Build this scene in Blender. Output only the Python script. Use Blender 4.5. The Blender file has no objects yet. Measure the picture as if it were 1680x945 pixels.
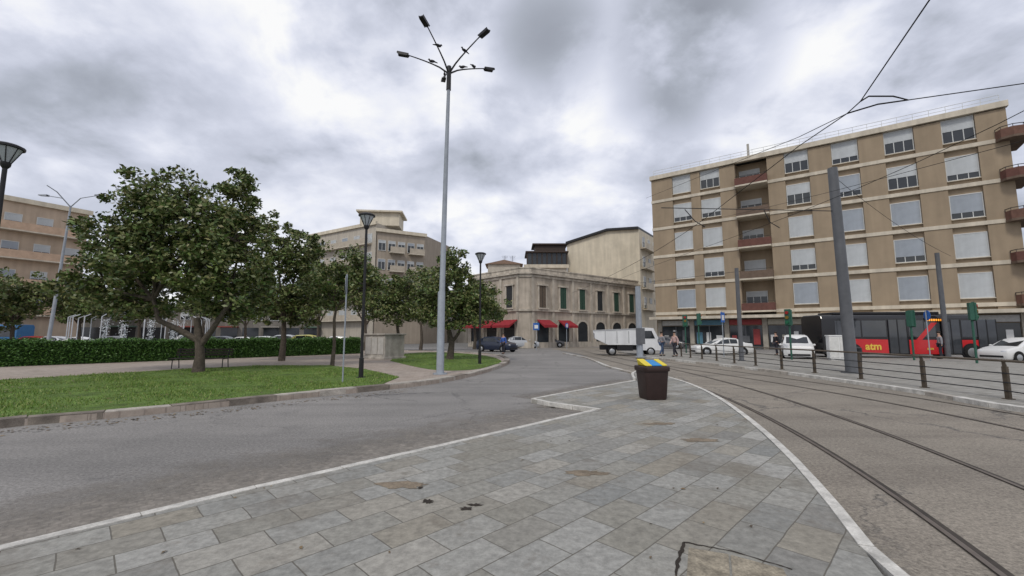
import bpy, math, random
import numpy as np
from mathutils import Vector, Matrix
random.seed(4); rng=np.random.default_rng(4)
scene=bpy.context.scene; COL=scene.collection
R=math.radians
CAM_H=1.65; F=700.0; TH=math.atan(76.5/F)
def ray(x,y):
    u=x-840; v=472.5-y
    return (u,F*math.cos(TH)-v*math.sin(TH),F*math.sin(TH)+v*math.cos(TH))
def P(x,y,z=0.0):
    d=ray(x,y); t=(z-CAM_H)/d[2]; return (d[0]*t,d[1]*t)
def A(x,y,Y):
    d=ray(x,y); t=Y/d[1]; return (d[0]*t,Y,CAM_H+d[2]*t)
# ------------------------------------------------------------ materials
MATS={}
def M(name,col,rough=.8,var=.15,scale=3.0,bump=0.0,metal=0.0,streak=0.0,spec=.3,fine=0.0):
    if name in MATS: return MATS[name]
    m=bpy.data.materials.new(name); MATS[name]=m; m.use_nodes=True
    nt=m.node_tree; N=nt.nodes; L=nt.links; bs=N['Principled BSDF']
    bs.inputs['Roughness'].default_value=rough; bs.inputs['Metallic'].default_value=metal
    bs.inputs['Specular IOR Level'].default_value=spec
    tc=N.new('ShaderNodeTexCoord')
    n=N.new('ShaderNodeTexNoise'); n.inputs['Scale'].default_value=scale; n.inputs['Detail'].default_value=8; n.inputs['Roughness'].default_value=.62
    L.new(tc.outputs['Object'],n.inputs['Vector'])
    mr=N.new('ShaderNodeMapRange'); mr.inputs['From Min'].default_value=.3; mr.inputs['From Max'].default_value=.7
    mr.inputs['To Min'].default_value=1-var; mr.inputs['To Max'].default_value=1+var
    L.new(n.outputs['Fac'],mr.inputs['Value']); fac=mr.outputs['Result']
    if streak>0:
        mp=N.new('ShaderNodeMapping'); mp.inputs['Scale'].default_value=(1.3,1.3,.12); L.new(tc.outputs['Object'],mp.inputs['Vector'])
        n2=N.new('ShaderNodeTexNoise'); n2.inputs['Scale'].default_value=1.6; n2.inputs['Detail'].default_value=6; L.new(mp.outputs['Vector'],n2.inputs['Vector'])
        m2=N.new('ShaderNodeMapRange'); m2.inputs['From Min'].default_value=.35; m2.inputs['From Max'].default_value=.65
        m2.inputs['To Min'].default_value=1-streak; m2.inputs['To Max'].default_value=1+streak*.4
        L.new(n2.outputs['Fac'],m2.inputs['Value'])
        mu=N.new('ShaderNodeMath'); mu.operation='MULTIPLY'; L.new(fac,mu.inputs[0]); L.new(m2.outputs['Result'],mu.inputs[1]); fac=mu.outputs[0]
    if fine>0:
        n3=N.new('ShaderNodeTexNoise'); n3.inputs['Scale'].default_value=60; n3.inputs['Detail'].default_value=3; L.new(tc.outputs['Object'],n3.inputs['Vector'])
        m3=N.new('ShaderNodeMapRange'); m3.inputs['From Min'].default_value=.3; m3.inputs['From Max'].default_value=.7
        m3.inputs['To Min'].default_value=1-fine; m3.inputs['To Max'].default_value=1+fine; L.new(n3.outputs['Fac'],m3.inputs['Value'])
        mu=N.new('ShaderNodeMath'); mu.operation='MULTIPLY'; L.new(fac,mu.inputs[0]); L.new(m3.outputs['Result'],mu.inputs[1]); fac=mu.outputs[0]
    vm=N.new('ShaderNodeVectorMath'); vm.operation='SCALE'; vm.inputs[0].default_value=col; L.new(fac,vm.inputs['Scale'])
    L.new(vm.outputs[0],bs.inputs['Base Color'])
    if bump>0:
        b=N.new('ShaderNodeBump'); b.inputs['Strength'].default_value=bump; b.inputs['Distance'].default_value=.02
        L.new(n.outputs['Fac'],b.inputs['Height']); L.new(b.outputs['Normal'],bs.inputs['Normal'])
    return m
def leafmat(name,cols,back=None,rough=.45):
    m=bpy.data.materials.new(name); m.use_nodes=True; nt=m.node_tree; N=nt.nodes; L=nt.links; bs=N['Principled BSDF']
    g=N.new('ShaderNodeNewGeometry'); cr=N.new('ShaderNodeValToRGB'); e=cr.color_ramp.elements
    k=len(cols)
    while len(e)<k: e.new(.5)
    for i,c in enumerate(cols): e[i].position=i/(k-1); e[i].color=(*c,1)
    L.new(g.outputs['Random Per Island'],cr.inputs['Fac']); out=cr.outputs['Color']
    if back:
        mx=N.new('ShaderNodeMix'); mx.data_type='RGBA'; mk=N.new('ShaderNodeMath'); mk.operation='MULTIPLY'; mk.inputs[1].default_value=.4; L.new(g.outputs['Backfacing'],mk.inputs[0]); L.new(mk.outputs[0],mx.inputs[0]); L.new(out,mx.inputs[6]); mx.inputs[7].default_value=(*back,1); out=mx.outputs[2]
    L.new(out,bs.inputs['Base Color']); bs.inputs['Roughness'].default_value=rough; bs.inputs['Specular IOR Level'].default_value=.35
    return m
def glassmat(name,col,rough=.08):
    return M(name,col,rough,.25,.7,spec=.6)
def tilemat(name,cols,mortar,bw,bh,ang,scale_n,msize=.012,offset=.5,bumps=.5,stain=(.10,.085,.07),lo=.68,hi=1.28,edge=False,mfac=.85):
    m=bpy.data.materials.new(name); m.use_nodes=True; nt=m.node_tree; N=nt.nodes; L=nt.links; bs=N['Principled BSDF']
    bs.inputs['Roughness'].default_value=.7; bs.inputs['Specular IOR Level'].default_value=.25
    tc=N.new('ShaderNodeTexCoord'); mp=N.new('ShaderNodeMapping'); mp.inputs['Rotation'].default_value=(0,0,-ang)
    wn=N.new('ShaderNodeTexNoise'); wn.inputs['Scale'].default_value=3.5; wn.inputs['Detail'].default_value=3; L.new(tc.outputs['Object'],wn.inputs['Vector'])
    wa=N.new('ShaderNodeVectorMath'); wa.operation='MULTIPLY_ADD'; wa.inputs[1].default_value=(.018,.018,0); L.new(wn.outputs['Color'],wa.inputs[0]); L.new(tc.outputs['Object'],wa.inputs[2])
    L.new(wa.outputs[0],mp.inputs['Vector'])
    br=N.new('ShaderNodeTexBrick'); br.inputs['Scale'].default_value=1; br.inputs['Brick Width'].default_value=bw; br.inputs['Row Height'].default_value=bh
    br.inputs['Mortar Size'].default_value=msize; br.inputs['Mortar Smooth'].default_value=.3; br.offset=offset; br.squash=1
    br.inputs['Color1'].default_value=(0,0,0,1); br.inputs['Color2'].default_value=(1,1,1,1); br.inputs['Mortar'].default_value=(.5,.5,.5,1); br.inputs['Bias'].default_value=0
    L.new(mp.outputs['Vector'],br.inputs['Vector'])
    cr=N.new('ShaderNodeValToRGB'); e=cr.color_ramp.elements
    while len(e)<len(cols): e.new(.5)
    for i,c in enumerate(cols): e[i].position=i/(len(cols)-1); e[i].color=(*c,1)
    L.new(br.outputs['Color'],cr.inputs['Fac'])
    n=N.new('ShaderNodeTexNoise'); n.inputs['Scale'].default_value=scale_n; n.inputs['Detail'].default_value=10; n.inputs['Roughness'].default_value=.78; L.new(tc.outputs['Object'],n.inputs['Vector'])
    mr=N.new('ShaderNodeMapRange'); mr.inputs['From Min'].default_value=.3; mr.inputs['From Max'].default_value=.7; mr.inputs['To Min'].default_value=lo; mr.inputs['To Max'].default_value=hi; L.new(n.outputs['Fac'],mr.inputs['Value'])
    vm=N.new('ShaderNodeVectorMath'); vm.operation='SCALE'; L.new(cr.outputs['Color'],vm.inputs[0]); L.new(mr.outputs['Result'],vm.inputs['Scale'])
    out=vm.outputs[0]
    for sc_,a_,b_,mxv in ((.6,.53,.72,.8),(2.6,.56,.70,.65)):
        ns=N.new('ShaderNodeTexNoise'); ns.inputs['Scale'].default_value=sc_; ns.inputs['Detail'].default_value=9; ns.inputs['Roughness'].default_value=.72; L.new(tc.outputs['Object'],ns.inputs['Vector'])
        ms=N.new('ShaderNodeMapRange'); ms.inputs['From Min'].default_value=a_; ms.inputs['From Max'].default_value=b_; ms.inputs['To Min'].default_value=0; ms.inputs['To Max'].default_value=mxv; L.new(ns.outputs['Fac'],ms.inputs['Value'])
        mx=N.new('ShaderNodeMix'); mx.data_type='RGBA'; L.new(ms.outputs['Result'],mx.inputs[0]); L.new(out,mx.inputs[6]); mx.inputs[7].default_value=(*stain,1); out=mx.outputs[2]
    mm=N.new('ShaderNodeMix'); mm.data_type='RGBA'; mf=N.new('ShaderNodeMath'); mf.operation='MULTIPLY'; mf.inputs[1].default_value=mfac; L.new(br.outputs['Fac'],mf.inputs[0]); L.new(mf.outputs[0],mm.inputs[0]); L.new(out,mm.inputs[6]); mm.inputs[7].default_value=(*mortar,1)
    L.new(mm.outputs[2],bs.inputs['Base Color'])
    sb=N.new('ShaderNodeMath'); sb.operation='MULTIPLY_ADD'; sb.inputs[1].default_value=-1.2; L.new(br.outputs['Fac'],sb.inputs[0]); L.new(n.outputs['Fac'],sb.inputs[2])
    b=N.new('ShaderNodeBump'); b.inputs['Strength'].default_value=bumps; b.inputs['Distance'].default_value=.008; L.new(sb.outputs[0],b.inputs['Height']); L.new(b.outputs['Normal'],bs.inputs['Normal'])
    if edge:  # worn, ragged outer edge along the strip's own UV
        uv=N.new('ShaderNodeUVMap'); sp=N.new('ShaderNodeSeparateXYZ'); L.new(uv.outputs[0],sp.inputs[0])
        en=N.new('ShaderNodeTexNoise'); en.inputs['Scale'].default_value=2.2; en.inputs['Detail'].default_value=10; en.inputs['Roughness'].default_value=.75; L.new(tc.outputs['Object'],en.inputs['Vector'])
        a=N.new('ShaderNodeMath'); a.operation='MULTIPLY_ADD'; a.inputs[1].default_value=1.6; L.new(en.outputs['Fac'],a.inputs[0]); L.new(sp.outputs['Y'],a.inputs[2])
        k=N.new('ShaderNodeMapRange'); k.inputs['From Min'].default_value=.9; k.inputs['From Max'].default_value=1.7; k.inputs['To Min'].default_value=.9; k.inputs['To Max'].default_value=0; L.new(a.outputs[0],k.inputs['Value'])
        L.new(k.outputs['Result'],bs.inputs['Alpha'])
    return m
def asphaltmat(name,c1,c2,patch=(.06,.06,.062),blotch=.5,grain=(.4,1.7)):
    m=bpy.data.materials.new(name); m.use_nodes=True; nt=m.node_tree; N=nt.nodes; L=nt.links; bs=N['Principled BSDF']
    bs.inputs['Roughness'].default_value=.82; bs.inputs['Specular IOR Level'].default_value=.2
    tc=N.new('ShaderNodeTexCoord')
    def noise(s,d=8,r=.6,vec=None):
        n=N.new('ShaderNodeTexNoise'); n.inputs['Scale'].default_value=s; n.inputs['Detail'].default_value=d; n.inputs['Roughness'].default_value=r; L.new(vec or tc.outputs['Object'],n.inputs['Vector']); return n
    def rng_(o,a,b,c,d):
        k=N.new('ShaderNodeMapRange'); k.inputs['From Min'].default_value=a; k.inputs['From Max'].default_value=b; k.inputs['To Min'].default_value=c; k.inputs['To Max'].default_value=d; L.new(o,k.inputs['Value']); return k.outputs['Result']
    def mix(f,a,b):
        x=N.new('ShaderNodeMix'); x.data_type='RGBA'; L.new(f,x.inputs[0])
        for i,q in ((6,a),(7,b)):
            if isinstance(q,tuple): x.inputs[i].default_value=(*q,1)
            else: L.new(q,x.inputs[i])
        return x.outputs[2]
    big=noise(.22); c=mix(rng_(big.outputs['Fac'],.38,.62,0,1),c1,c2)
    blot=noise(1.1,9,.72); c=mix(rng_(blot.outputs['Fac'],.50,.70,0,blotch),c,patch)
    mp=N.new('ShaderNodeMapping'); mp.inputs['Rotation'].default_value=(0,0,R(-38)); mp.inputs['Scale'].default_value=(.05,1.0,1); L.new(tc.outputs['Object'],mp.inputs['Vector'])
    st=noise(1,6,.65,mp.outputs['Vector']); c=mix(rng_(st.outputs['Fac'],.47,.66,0,.5),c,patch)
    wv=noise(1.7,6,.7); ad=N.new('ShaderNodeVectorMath'); ad.operation='MULTIPLY_ADD'; ad.inputs[1].default_value=(1.2,1.2,0); L.new(wv.outputs['Color'],ad.inputs[0]); L.new(tc.outputs['Object'],ad.inputs[2])
    vo=N.new('ShaderNodeTexVoronoi'); vo.feature='DISTANCE_TO_EDGE'; vo.inputs['Scale'].default_value=.3; L.new(ad.outputs[0],vo.inputs['Vector'])
    cr=rng_(vo.outputs['Distance'],.0,.010,.85,0); msk=rng_(big.outputs['Fac'],.42,.54,0,1)
    mu=N.new('ShaderNodeMath'); mu.operation='MULTIPLY'; L.new(cr,mu.inputs[0]); L.new(msk,mu.inputs[1]); c=mix(mu.outputs[0],c,(.06,.06,.06))
    gr=noise(28,6,.88); sc=N.new('ShaderNodeVectorMath'); sc.operation='SCALE'; L.new(c,sc.inputs[0]); L.new(rng_(gr.outputs['Fac'],.32,.68,*grain),sc.inputs['Scale'])
    L.new(sc.outputs[0],bs.inputs['Base Color'])
    b=N.new('ShaderNodeBump'); b.inputs['Strength'].default_value=.6; b.inputs['Distance'].default_value=.008; L.new(gr.outputs['Fac'],b.inputs['Height']); L.new(b.outputs['Normal'],bs.inputs['Normal'])
    return m
# ------------------------------------------------------------ mesh builder
I4=Matrix.Identity(4)
def frame(p0,p1,z=0):
    a=math.atan2(p1[1]-p0[1],p1[0]-p0[0]); return Matrix.Translation((p0[0],p0[1],z))@Matrix.Rotation(a,4,'Z')
class B:
    def __init__(s,base=None): s.v=[];s.f=[];s.mi=[];s.M=I4;s.base=base or I4
    def add(s,vs,fs,m=0):
        o=len(s.v); T=s.base@s.M
        s.v+=[tuple(T@Vector(p)) for p in vs]
        for f in fs: s.f.append([i+o for i in f]); s.mi.append(m)
        return s
    def box(s,x0,x1,y0,y1,z0,z1,m=0):
        return s.add([(x0,y0,z0),(x1,y0,z0),(x1,y1,z0),(x0,y1,z0),(x0,y0,z1),(x1,y0,z1),(x1,y1,z1),(x0,y1,z1)],
          [(0,3,2,1),(4,5,6,7),(0,1,5,4),(1,2,6,5),(2,3,7,6),(3,0,4,7)],m)
    def prism(s,pts,z0,z1,m=0,mtop=None):
        n=len(pts)
        a=sum(pts[i][0]*pts[(i+1)%n][1]-pts[(i+1)%n][0]*pts[i][1] for i in range(n))
        if a<0: pts=pts[::-1]
        vs=[(p[0],p[1],z0) for p in pts]+[(p[0],p[1],z1) for p in pts]
        s.add(vs,[(i,(i+1)%n,n+(i+1)%n,n+i) for i in range(n)]+[tuple(range(n-1,-1,-1))],m)
        s.add([(p[0],p[1],z1) for p in pts],[tuple(range(n))],m if mtop is None else mtop); return s
    def sheet(s,pts,z,m=0):
        n=len(pts)
        a=sum(pts[i][0]*pts[(i+1)%n][1]-pts[(i+1)%n][0]*pts[i][1] for i in range(n))
        if a<0: pts=pts[::-1]
        return s.add([(p[0],p[1],z) for p in pts],[tuple(range(n))],m)
    def extr(s,prof,y0,y1,m=0):
        n=len(prof); a=sum(prof[i][0]*prof[(i+1)%n][1]-prof[(i+1)%n][0]*prof[i][1] for i in range(n))
        if a<0: prof=prof[::-1]
        vs=[(p[0],y0,p[1]) for p in prof]+[(p[0],y1,p[1]) for p in prof]
        return s.add(vs,[(i,n+i,n+(i+1)%n,(i+1)%n)[::-1] for i in range(n)]+[tuple(range(n)),tuple(range(2*n-1,n-1,-1))],m)
    def tube(s,path,rad,n=8,m=0,cap=True):
        path=[Vector(p) for p in path]
        if not hasattr(rad,'__len__'): rad=[rad]*len(path)
        vs=[];fs=[];k=len(path); prev=None
        for i,p in enumerate(path):
            t=(path[min(i+1,k-1)]-path[max(i-1,0)]).normalized()
            if prev is None:
                r=Vector((1,0,0)) if abs(t.x)<.9 else Vector((0,1,0)); a=(r-t*r.dot(t)).normalized()
            else: a=(prev-t*prev.dot(t)).normalized()
            prev=a; b=t.cross(a)
            for j in range(n):
                w=2*math.pi*j/n; vs.append(tuple(p+(a*math.cos(w)+b*math.sin(w))*rad[i]))
        for i in range(k-1):
            for j in range(n):
                fs.append((i*n+j,i*n+(j+1)%n,(i+1)*n+(j+1)%n,(i+1)*n+j))
        if cap: fs.append(tuple(range(n-1,-1,-1))); fs.append(tuple((k-1)*n+j for j in range(n)))
        return s.add(vs,fs,m)
    def cyl(s,x,y,z0,z1,r0,r1=None,n=16,m=0): return s.tube([(x,y,z0),(x,y,z1)],[r0,r0 if r1 is None else r1],n,m)
    def ell(s,c,r,m=0,nu=12,nv=8):
        vs=[];fs=[]
        for i in range(nv+1):
            ph=math.pi*i/nv
            for j in range(nu):
                th=2*math.pi*j/nu; vs.append((c[0]+r[0]*math.sin(ph)*math.cos(th),c[1]+r[1]*math.sin(ph)*math.sin(th),c[2]+r[2]*math.cos(ph)))
        for i in range(nv):
            for j in range(nu): fs.append((i*nu+j,(i+1)*nu+j,(i+1)*nu+(j+1)%nu,i*nu+(j+1)%nu))
        return s.add(vs,fs,m)
    def mesh(s,name,mats,smooth=False):
        me=bpy.data.meshes.new(name); me.from_pydata(s.v,[],s.f)
        for m in mats: me.materials.append(m)
        me.polygons.foreach_set('material_index',s.mi)
        if smooth:
            me.polygons.foreach_set('use_smooth',[True]*len(s.f))
        me.update(); return me
def put(name,me,parent=None,loc=(0,0,0),rot=0,label=None,cat=None,kind=None,group=None,bevel=0,rx=None):
    o=bpy.data.objects.new(name,me); COL.objects.link(o); o.location=loc; o.rotation_euler=rx if rx else (0,0,rot)
    if parent: o.parent=parent
    if label: o['label']=label
    if cat: o['category']=cat
    if kind: o['kind']=kind
    if group: o['group']=group
    if bevel:
        b=o.modifiers.new('bevel','BEVEL'); b.width=bevel; b.segments=2; b.limit_method='ANGLE'; b.angle_limit=R(35)
    return o
def part(name,b,mats,parent=None,smooth=False,**k):
    me=b.mesh(name,mats,smooth)
    if smooth: me.set_sharp_from_angle(angle=R(40))
    return put(name,me,parent,**k)
def thing(name,label,cat,loc=(0,0,0),rot=0,group=None):
    return put(name,None,None,loc,rot,label,cat,None,group)
# ------------------------------------------------------------ palette
asph=asphaltmat('road_asphalt',(.195,.187,.178),(.25,.238,.226),(.135,.13,.125))
asph2=asphaltmat('trackbed_asphalt',(.21,.188,.158),(.25,.222,.185),(.14,.122,.104))
groundm=asphaltmat('ground_asphalt',(.16,.157,.15),(.19,.185,.175))
stonek=M('kerb_stone',(.36,.33,.29),.8,.35,5,.4,fine=.2)
stoned=M('kerb_stone_dark',(.18,.155,.13),.85,.45,3,.5,fine=.2)
white_k=M('white_marble_kerb',(.50,.485,.45),.7,.35,5,.3,fine=.15)
pavem=tilemat('slab_paving',[(.20,.195,.18),(.265,.26,.238),(.225,.215,.185),(.285,.28,.258),(.225,.225,.21),(.325,.318,.295),(.25,.23,.19),(.21,.213,.203)],(.10,.09,.072),.58,.33,R(45),13,.0055,stain=(.135,.115,.09),lo=.6,hi=1.36)
worn=tilemat('worn_roadside_setts',[(.21,.19,.165),(.27,.245,.215),(.235,.215,.188)],(.16,.145,.128),.13,.09,R(45),12,.010,stain=(.14,.13,.12),edge=True,mfac=.5,lo=.55,hi=1.4)
cobble=tilemat('platform_setts',[(.25,.24,.215),(.31,.30,.275),(.28,.265,.24)],(.16,.15,.13),.30,.15,R(20),3,.008,stain=(.16,.15,.13))
pathm=tilemat('path_paving',[(.32,.265,.22),(.37,.315,.27),(.34,.29,.245)],(.24,.2,.17),.4,.2,R(10),3,.008,stain=(.26,.21,.18))
soil=M('lawn_base',(.09,.145,.03),.95,.45,1.6,.5,fine=.3)
grassm=leafmat('grass_blades',[(.07,.15,.02),(.12,.21,.032),(.19,.27,.055),(.24,.25,.09)],rough=.6)
leafm=leafmat('magnolia_leaves',[(.03,.056,.015),(.06,.105,.026),(.10,.16,.04),(.15,.205,.06),(.22,.20,.09)],back=(.17,.15,.07),rough=.42)
leafh=leafmat('hedge_leaves',[(.03,.08,.014),(.06,.14,.025),(.10,.20,.04)])
bark=M('tree_bark',(.085,.07,.055),.95,.4,9,.8)
dark=M('dark_metal',(.018,.018,.02),.45,.2,8)
rust=M('bronze_metal',(.09,.07,.05),.5,.3,8)
galv=M('galvanised_steel',(.30,.33,.37),.5,.12,4,streak=.15)
polem=M('grey_painted_pole',(.11,.115,.125),.5,.15,3,streak=.15)
steel=M('rail_steel',(.15,.125,.105),.45,.3,5,metal=.4)
black=M('black_rubber',(.012,.012,.012),.8,.2,8)
glass=glassmat('window_glass',(.03,.035,.04))
carglass=glassmat('car_glass',(.02,.024,.028),.05)
whitep=M('white_paint',(.70,.70,.69),.35,.05,3,spec=.5)
greyp=M('grey_wheel',(.35,.36,.37),.35,.1,5,metal=.5)
beige=M('beige_stucco',(.345,.27,.19),.9,.10,.5,.1,streak=.06)
beige2=M('beige_pier_stucco',(.305,.24,.168),.9,.12,.4,.1,streak=.08)
cream=M('cream_band',(.55,.495,.405),.85,.12,1.0,.1,streak=.14)
shut=M('white_roller_shutter',(.50,.525,.54),.6,.08,1.5,streak=.1)
shutg=M('grey_roller_shutter',(.34,.375,.42),.6,.08,1.5,streak=.1)
wframe=M('white_frame',(.56,.57,.56),.5,.08,4)
redrail=M('brick_red_balcony',(.13,.06,.048),.85,.2,3)
brownb=M('brown_balcony',(.14,.10,.075),.85,.2,3)
# ------------------------------------------------------------ ground
b=B().sheet([(-700,-300),(700,-300),(700,900),(-700,900)],-.012); part('ground',b,[groundm],kind='structure')
b=B().sheet([(-60,-14),(40,-14),(46,33),(21,52),(18,70),(30,110),(20,110),(10,66),(1,50),(-10,56),(-62,60)],0); part('road',b,[asph],kind='structure')
def smooth(pts,n=6):
    out=[]; k=len(pts)
    for i in range(k-1):
        p0=pts[max(i-1,0)];p1=pts[i];p2=pts[i+1];p3=pts[min(i+2,k-1)]
        for j in range(n):
            t=j/n; out.append(tuple(.5*((2*p1[c])+(-p0[c]+p2[c])*t+(2*p0[c]-5*p1[c]+4*p2[c]-p3[c])*t*t+(-p0[c]+3*p1[c]-3*p2[c]+p3[c])*t**3) for c in (0,1)))
    out.append(pts[-1]); return out
def resample(pts,step):
    out=[pts[0]]; acc=0
    for i in range(len(pts)-1):
        a=Vector(pts[i]);c=Vector(pts[i+1]);L=(c-a).length; d=0
        while acc+(L-d)>=step:
            d+=step-acc; acc=0; q=a+(c-a)*(d/L); out.append((q.x,q.y))
        acc+=L-d
    return out
def offs(pts,w):
    out=[]
    for i,p in enumerate(pts):
        a=pts[max(i-1,0)];c=pts[min(i+1,len(pts)-1)]; t=Vector((c[0]-a[0],c[1]-a[1])).normalized(); out.append((p[0]-t.y*w,p[1]+t.x*w))
    return out
def uvstrip(name,pts,w,z,mat):
    q=resample(pts,.5); o=offs(q,w); b=B()
    for i in range(len(q)-1): b.add([(*q[i],z),(*q[i+1],z),(*o[i+1],z),(*o[i],z)],[(0,1,2,3) if w>0 else (3,2,1,0)])
    me=b.mesh(name,[mat]); ul=me.uv_layers.new(name='UVMap')
    for p in me.polygons:
        for li,vi in zip(p.loop_indices,p.vertices): ul.data[li].uv=(0,0 if vi%4<2 else 1)
    return put(name,me,kind='structure')
uvstrip('road_edge_paving',[(-5.5,1.3),P(0,903),P(400,806),P(700,738),P(985,672)],1.9,.004,worn)
uvstrip('road_edge_paving',[P(872,655),P(960,639),P(1043,624)],.9,.0045,worn)
island=[(-9,-3.0),P(-220,955,.09),P(0,903,.09),P(400,806,.09),P(700,738,.09),P(988,671,.09),P(872,655,.09),P(960,639,.09),P(1045,624,.09),P(1040,612,.09),P(1052,609,.09),
  P(1100,620,.09),P(1140,634,.09),P(1180,655,.09),P(1230,692,.09),P(1290,748,.09),P(1340,806,.09),P(1400,880,.09),P(1450,945,.09),(2.35,1.5),(2.2,-3)]
b=B().prism(island,-.05,.088); part('pavement',b,[pavem],kind='structure')
def kerb(pts,w,z0,z1,mats,step=1.0,gap=.008,jit=.006,name='kerb',sm=True):
    q=smooth(pts,8) if sm else pts
    q=resample(q,step); o=offs(q,w); b=B()
    for i in range(len(q)-1):
        j1=random.uniform(-jit,jit); j2=random.uniform(-jit,jit)
        a,c,d,e=[Vector(t) for t in (q[i],q[i+1],o[i+1],o[i])]
        s=(c-a).normalized()*gap; n=(e-a).normalized()*j2
        b.prism([tuple(a+s+n),tuple(c-s+n),tuple(d-s+n),tuple(e+s+n)],z0,z1+j1,random.choice(range(len(mats))))
    return part(name,b,mats,kind='structure',bevel=.012)
kerb(island[0:6],.10,-.05,.097,[white_k],.9,.003,.002,sm=False)
kerb(island[5:9],.10,-.05,.098,[white_k],.7,.006,.004,sm=False)
kerb(list(reversed(island[8:21])),-.10,-.05,.099,[white_k],.8,.003,.002)
platk=[(12.2,-2),(11.6,6),P(1680,668,.1),P(1500,638,.1),P(1300,611,.1),P(1200,599,.1),P(1110,590,.1),P(1060,585,.1)]
bed=[(2.3,-3)]+[island[i] for i in range(19,8,-1)]+[P(1000,600),P(950,580),(4.5,50),(9,60),(12,52)]+list(reversed(platk))
b=B().sheet(bed,.004); part('tram_track_bed',b,[asph2],kind='structure')
kerb([P(1040,612),P(1000,602),P(965,588),(4.6,38)],.18,0,.06,[white_k,stonek],1.2,.01)
def fit(pts,deg,y0,y1,n=90):
    a=np.array(pts); c=np.polyfit(a[:,1],a[:,0],deg); Y=y0+(y1-y0)*(np.linspace(0,1,n)**1.5); return [(float(np.polyval(c,y)),float(y)) for y in Y]
railA=fit([(2.3,0.5),P(1610,945),P(1500,845),P(1400,766),P(1280,694),P(1180,646),P(1090,617),P(1010,595),P(965,584),(5.2,42)],4,0.0,44); railB=offs(railA,-1.43)
railC=fit([(7.2,2),(7.8,4.5),P(1680,708),P(1500,667),P(1300,632),P(1150,610),P(1070,597),(7.3,38),(7.4,46)],4,0.0,46); railD=offs(railC,-1.43)
def ribbon(b,pts,w,z,m):
    l=offs(pts,w/2); r=offs(pts,-w/2)
    for i in range(len(pts)-1): b.add([(*l[i],z),(*r[i],z),(*r[i+1],z),(*l[i+1],z)],[(0,1,2,3)],m)
railgroove=M('rail_groove',(.05,.042,.035),.8,.4,5)
for rr in (railA,railB,railC,railD):
    b=B(); ribbon(b,rr,.11,.009,0); ribbon(b,offs(rr,.025),.045,.016,1)
    part('tram_rail',b,[railgroove,steel],kind='structure')
plat=platk+[P(1060,585),(9.8,40),(20,40),(24,31.5),(40,22.5),(40,-2)]
b=B().prism(plat,-.05,.10); part('sidewalk',b,[cobble],kind='structure')
kerb(list(reversed(platk)),-.22,-.05,.112,[white_k,stonek],1.0,.006)
# ------------------------------------------------------------ park island
front=[(-24,-12),(-14.5,-1),(-10.9,4.2),P(0,703),P(120,692),P(250,680),P(400,664),P(520,651),P(600,643),P(690,633),P(760,621),P(808,608),P(834,597),P(832,589),P(806,583),P(740,579),(-12,43),(-30,50)]
fs=smooth(front,8)
park=fs+[(-62,52),(-62,-12)]
b=B().prism(park,-.05,.12); part('path',b,[pathm],kind='structure')
kerb(front,.32,-.05,.145,[stonek,stoned,stonek,stoned],1.05,.01,.01)
inner=offs(smooth(front[:11],8),.34)
g1=[p for p in inner if p[0]<-3.9]
lawn1=g1+[P(655,619,.12),P(600,606,.12),P(540,600,.12),P(420,600,.12),P(300,606,.12),P(150,615,.12),P(0,624,.12),P(-200,640,.12),(-32,0)]
lawn2=smooth([P(640,592,.12),P(662,581,.12),P(720,578,.12),P(790,583,.12),P(822,592,.12),P(806,600,.12),P(770,607,.12),P(705,606,.12),P(640,592,.12)],5)[:-1]
for pts in (lawn1,lawn2): part('lawn',B().prism(pts,.10,.135),[soil],kind='structure')
def pip(X,Y,poly):
    ins=np.zeros(len(X),bool); n=len(poly)
    for i in range(n):
        x1,y1=poly[i];x2,y2=poly[(i+1)%n]
        if y1==y2: continue
        c=((y1>Y)!=(y2>Y))&(X<(x2-x1)*(Y-y1)/(y2-y1)+x1); ins^=c
    return ins
def quadmesh(name,V,mat):
    n=len(V)//4; me=bpy.data.meshes.new(name); me.vertices.add(n*4); me.vertices.foreach_set('co',V.astype(np.float32).ravel())
    me.loops.add(n*4); me.loops.foreach_set('vertex_index',np.arange(n*4,dtype=np.int32)); me.polygons.add(n)
    me.polygons.foreach_set('loop_start',np.arange(0,n*4,4,dtype=np.int32)); me.update(calc_edges=True); me.validate(); me.materials.append(mat); return me
def grass(poly,n,h,name='grass'):
    xs=[p[0] for p in poly]; ys=[p[1] for p in poly]
    X=rng.uniform(max(min(xs),-24),max(xs),n*3); Y=rng.uniform(max(min(ys),5),max(ys),n*3); k=pip(X,Y,poly); X=X[k][:n];Y=Y[k][:n]; m=len(X)
    a=rng.uniform(0,2*np.pi,m); H=h*rng.uniform(.4,1.3,m)*(0.7+.5*np.sin(X*1.3)*np.cos(Y*1.7)); w=.007+rng.uniform(0,.006,m); lean=rng.normal(0,.4,(m,2))*H[:,None]
    V=np.zeros((m,4,3)); dx=np.cos(a)*w;dy=np.sin(a)*w
    V[:,0]=np.c_[X-dx,Y-dy,np.full(m,.13)];V[:,1]=np.c_[X+dx,Y+dy,np.full(m,.13)];V[:,2]=np.c_[X+dx*.3+lean[:,0],Y+dy*.3+lean[:,1],.13+H];V[:,3]=np.c_[X-dx*.3+lean[:,0],Y-dy*.3+lean[:,1],.13+H]
    put(name,quadmesh(name,V.reshape(-1,3),grassm),kind='stuff')
grass(lawn1,60000,.06); grass(lawn2,10000,.06)
drym=leafmat('dry_leaves',[(.05,.035,.02),(.14,.09,.04),(.25,.18,.09)])
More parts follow.
